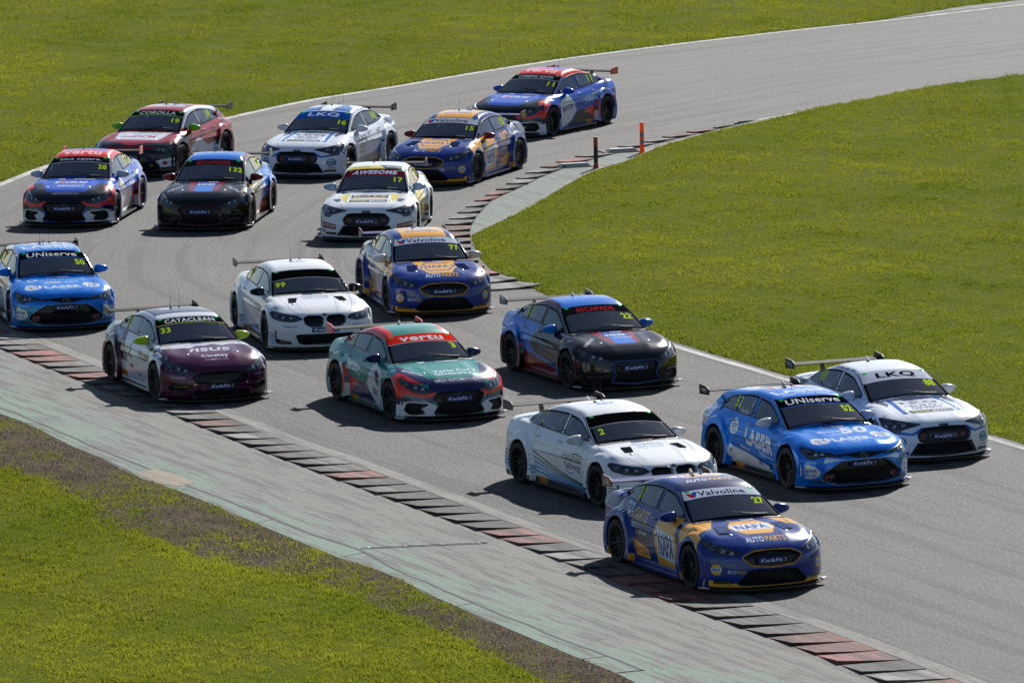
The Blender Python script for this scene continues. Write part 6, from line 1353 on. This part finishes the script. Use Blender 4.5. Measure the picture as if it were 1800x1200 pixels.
    b = MB(); b.prism([(p[0] - .012, p[1]) for p in q] + [(p[0] - .03, p[1]) for p in q[::-1]], zb - .046, zb + .046, 'XY'); b_ = b.mesh('sponsor_board', (M_BLACK,)); lv(link('sponsor_board', b_, t), mt['livery'])
    # cockpit
    link('roll_cage', m['cage'], t); link('seat', SH['seat'], t, (f - 1.62, -.30, .30))
    b = MB(); b.box((f - .84, 0, .80), (.16, 1.24, .12)); b.tube([(f - 1.18 + .0, -.30 + .17 * math.cos(q), .76 + .17 * math.sin(q)) for q in np.linspace(0, 2 * math.pi, 18)[:-1]], .014, 6, closed=True); b.tube([(f - 1.18, -.30, .76), (f - .9, -.30, .74)], .02, 6); link('dashboard', b.mesh('dashboard', (M_BLACK,)), t)
    # the driver is a thing of its own
    d = empty('person', None, (0, 0, 0)); tag(d, driver_label, 'person', 'helmeted drivers at the wheel'); d.matrix_world = t.matrix_basis @ Matrix.Translation((f - 1.60, -.30, .36))
    link('race_suit', DRV[0], d); h = lv(link('helmet', DRV[1], d, (-.08, 0, .70)), cmat(L.helm if hasattr(L, 'helm') else (210, 212, 216), .2)); link('visor', DRV[2], h)
    return t
for k in 'FBCAHM': MODELS[k] = build_model(k); MODELS[k]['cage'] = cage_mesh(MODELS[k])

# number, shape, position, heading, livery, label, driver label
def st(L, **kw):
    for k, v in kw.items(): setattr(L, k, v)
    return L
MD = MODELS
CARS = [
 (27, 'F', (2.874, 110.896), -1.184, lambda m: st(L_napa(m, 27, False, 'Cammish'), rimcol={0: (236, 170, 52)}, skirt=(12, 50, 128), ventcol=(170, 180, 215), helm=(60, 90, 170)), 'dark blue car number 27, yellow hexagon on its blue bonnet, riding the near kerb'),
 (2, 'B', (1.524, 118.876), -1.135, lambda m: st(L_bmw(m, 2, 'De Leon', (200, 204, 210)), helm=(180, 184, 190)), 'white saloon number 2, green and blue side stripes, behind the front blue car'),
 (52, 'C', (4.596, 120.265), -1.158, lambda m: st(L_laser(m, 52, 'Shedden')), 'bright metallic blue hatchback with number 52 and white mirrors, at the right'),
 (88, 'A', (6.052, 123.112), -1.176, lambda m: st(L_lkq(m, 88, 'Doble')), 'white saloon with number 88 and a white windscreen strip, furthest right by the grass'),
 (3, 'H', (-1.659, 128.615), -1.21, lambda m: st(L_vertu(m, 3, '', (34, 138, 128), (232, 50, 38), 'vertu'), helm=(200, 60, 40)), 'teal, red and white fastback with number 3 and red windscreen strip'),
 (22, 'H', (1.329, 131.993), -1.201, lambda m: st(L_hid(m, 22, 'Smiley'), rimcol={0: (40, 110, 190)}), 'black and blue fastback with number 22 and blue mirrors beside the infield grass'),
 (33, 'M', (-5.67, 131.443), -1.242, lambda m: st(L_asus(m, 33, '')), 'white and purple saloon with number 33 and lime mirrors on the near kerb'),
 (99, 'B', (-3.817, 137.862), -1.35, lambda m: st(L_bmw(m, 99, '', (14, 14, 16))), 'white saloon with number 99 and black mirrors in the middle of the pack'),
 (77, 'F', (-1.648, 142.394), -1.375, lambda m: st(L_napa(m, 77, True, ''), rimcol={0: (236, 170, 52)}, skirt=(12, 50, 128), ventcol=(26, 44, 130)), 'blue car with number 77, yellow roof panel and pale mirrors at the apex kerb'),
 (50, 'C', (-8.564, 141.262), -1.369, lambda m: st(L_laser(m, 50, '')), 'bright blue hatchback with number 50 cut by the left edge of the photo'),
 (28, 'H', (-8.769, 157.444), -1.719, lambda m: st(L_vertu(m, 28, '', (26, 84, 196), (24, 28, 40), 'blue square.')), 'blue, red and white fastback with number 28 at the left, nose to the camera'),
 (132, 'H', (-5.999, 156.433), -1.701, lambda m: st(L_hid(m, 132, ''), rimcol={0: (120, 16, 26)}), 'black and blue fastback with number 132 and dark red mirrors'),
 (19, 'C', (-7.518, 166.521), -1.897, lambda m: st(L_red(m, 19, '')), 'red hatchback with white bonnet and lime green mirrors by the outer grass'),
 (16, 'A', (-3.881, 165.667), -1.889, lambda m: st(L_lkq(m, 16, '')), 'white saloon with blue windscreen strip and blue striped roof, in the rear group'),
 (17, 'A', (-2.673, 154.121), -1.662, lambda m: st(L_awesome(m, 17, '')), 'white saloon with number 17, maroon windscreen strip and yellow bonnet flashes'),
 (15, 'F', (-1.098, 163.813), -1.91, lambda m: st(L_napa(m, 15, True, ''), rimcol={0: (236, 170, 52)}, skirt=(12, 50, 128), ventcol=(26, 44, 130)), 'blue car with yellow roof panel and dark red mirrors, second from the rear'),
 (11, 'H', (0.804, 173.072), -2.061, lambda m: st(L_vertu(m, 11, '', (26, 84, 196), (24, 26, 34), 'COMING SOON')), 'blue, red and white fastback last in the pack, with blue mirrors and red wing endplates'),
]
ONLY = None
DRL = {27: 'of the dark blue car riding the kerb in front', 2: 'of the white saloon right behind the leading blue car', 52: 'of the metallic blue hatchback with white mirrors',
       88: 'of the white saloon furthest right beside the grass', 3: 'of the teal and red fastback', 22: 'of the black and blue fastback with blue mirrors', 33: 'of the purple nosed saloon with lime mirrors',
       99: 'of the white saloon with black mirrors', 77: 'of the yellow roofed blue car at the apex', 50: 'of the blue hatchback cut by the left edge', 28: 'of the blue and red fastback with grey mirrors',
       132: 'of the black and blue fastback with dark red mirrors', 19: 'of the red hatchback by the outer grass', 16: 'of the white saloon with the blue windscreen strip', 17: 'of the white saloon with the maroon windscreen strip',
       15: 'of the yellow roofed blue car with red mirrors', 11: 'of the last car, blue and red with red endplates'}
for no, k, pos, ang, fn, lab in CARS:
    if ONLY and no not in ONLY: continue
    make_car(no, k, pos, ang, fn(MODELS[k]), lab, 'helmeted driver at the wheel ' + DRL[no])
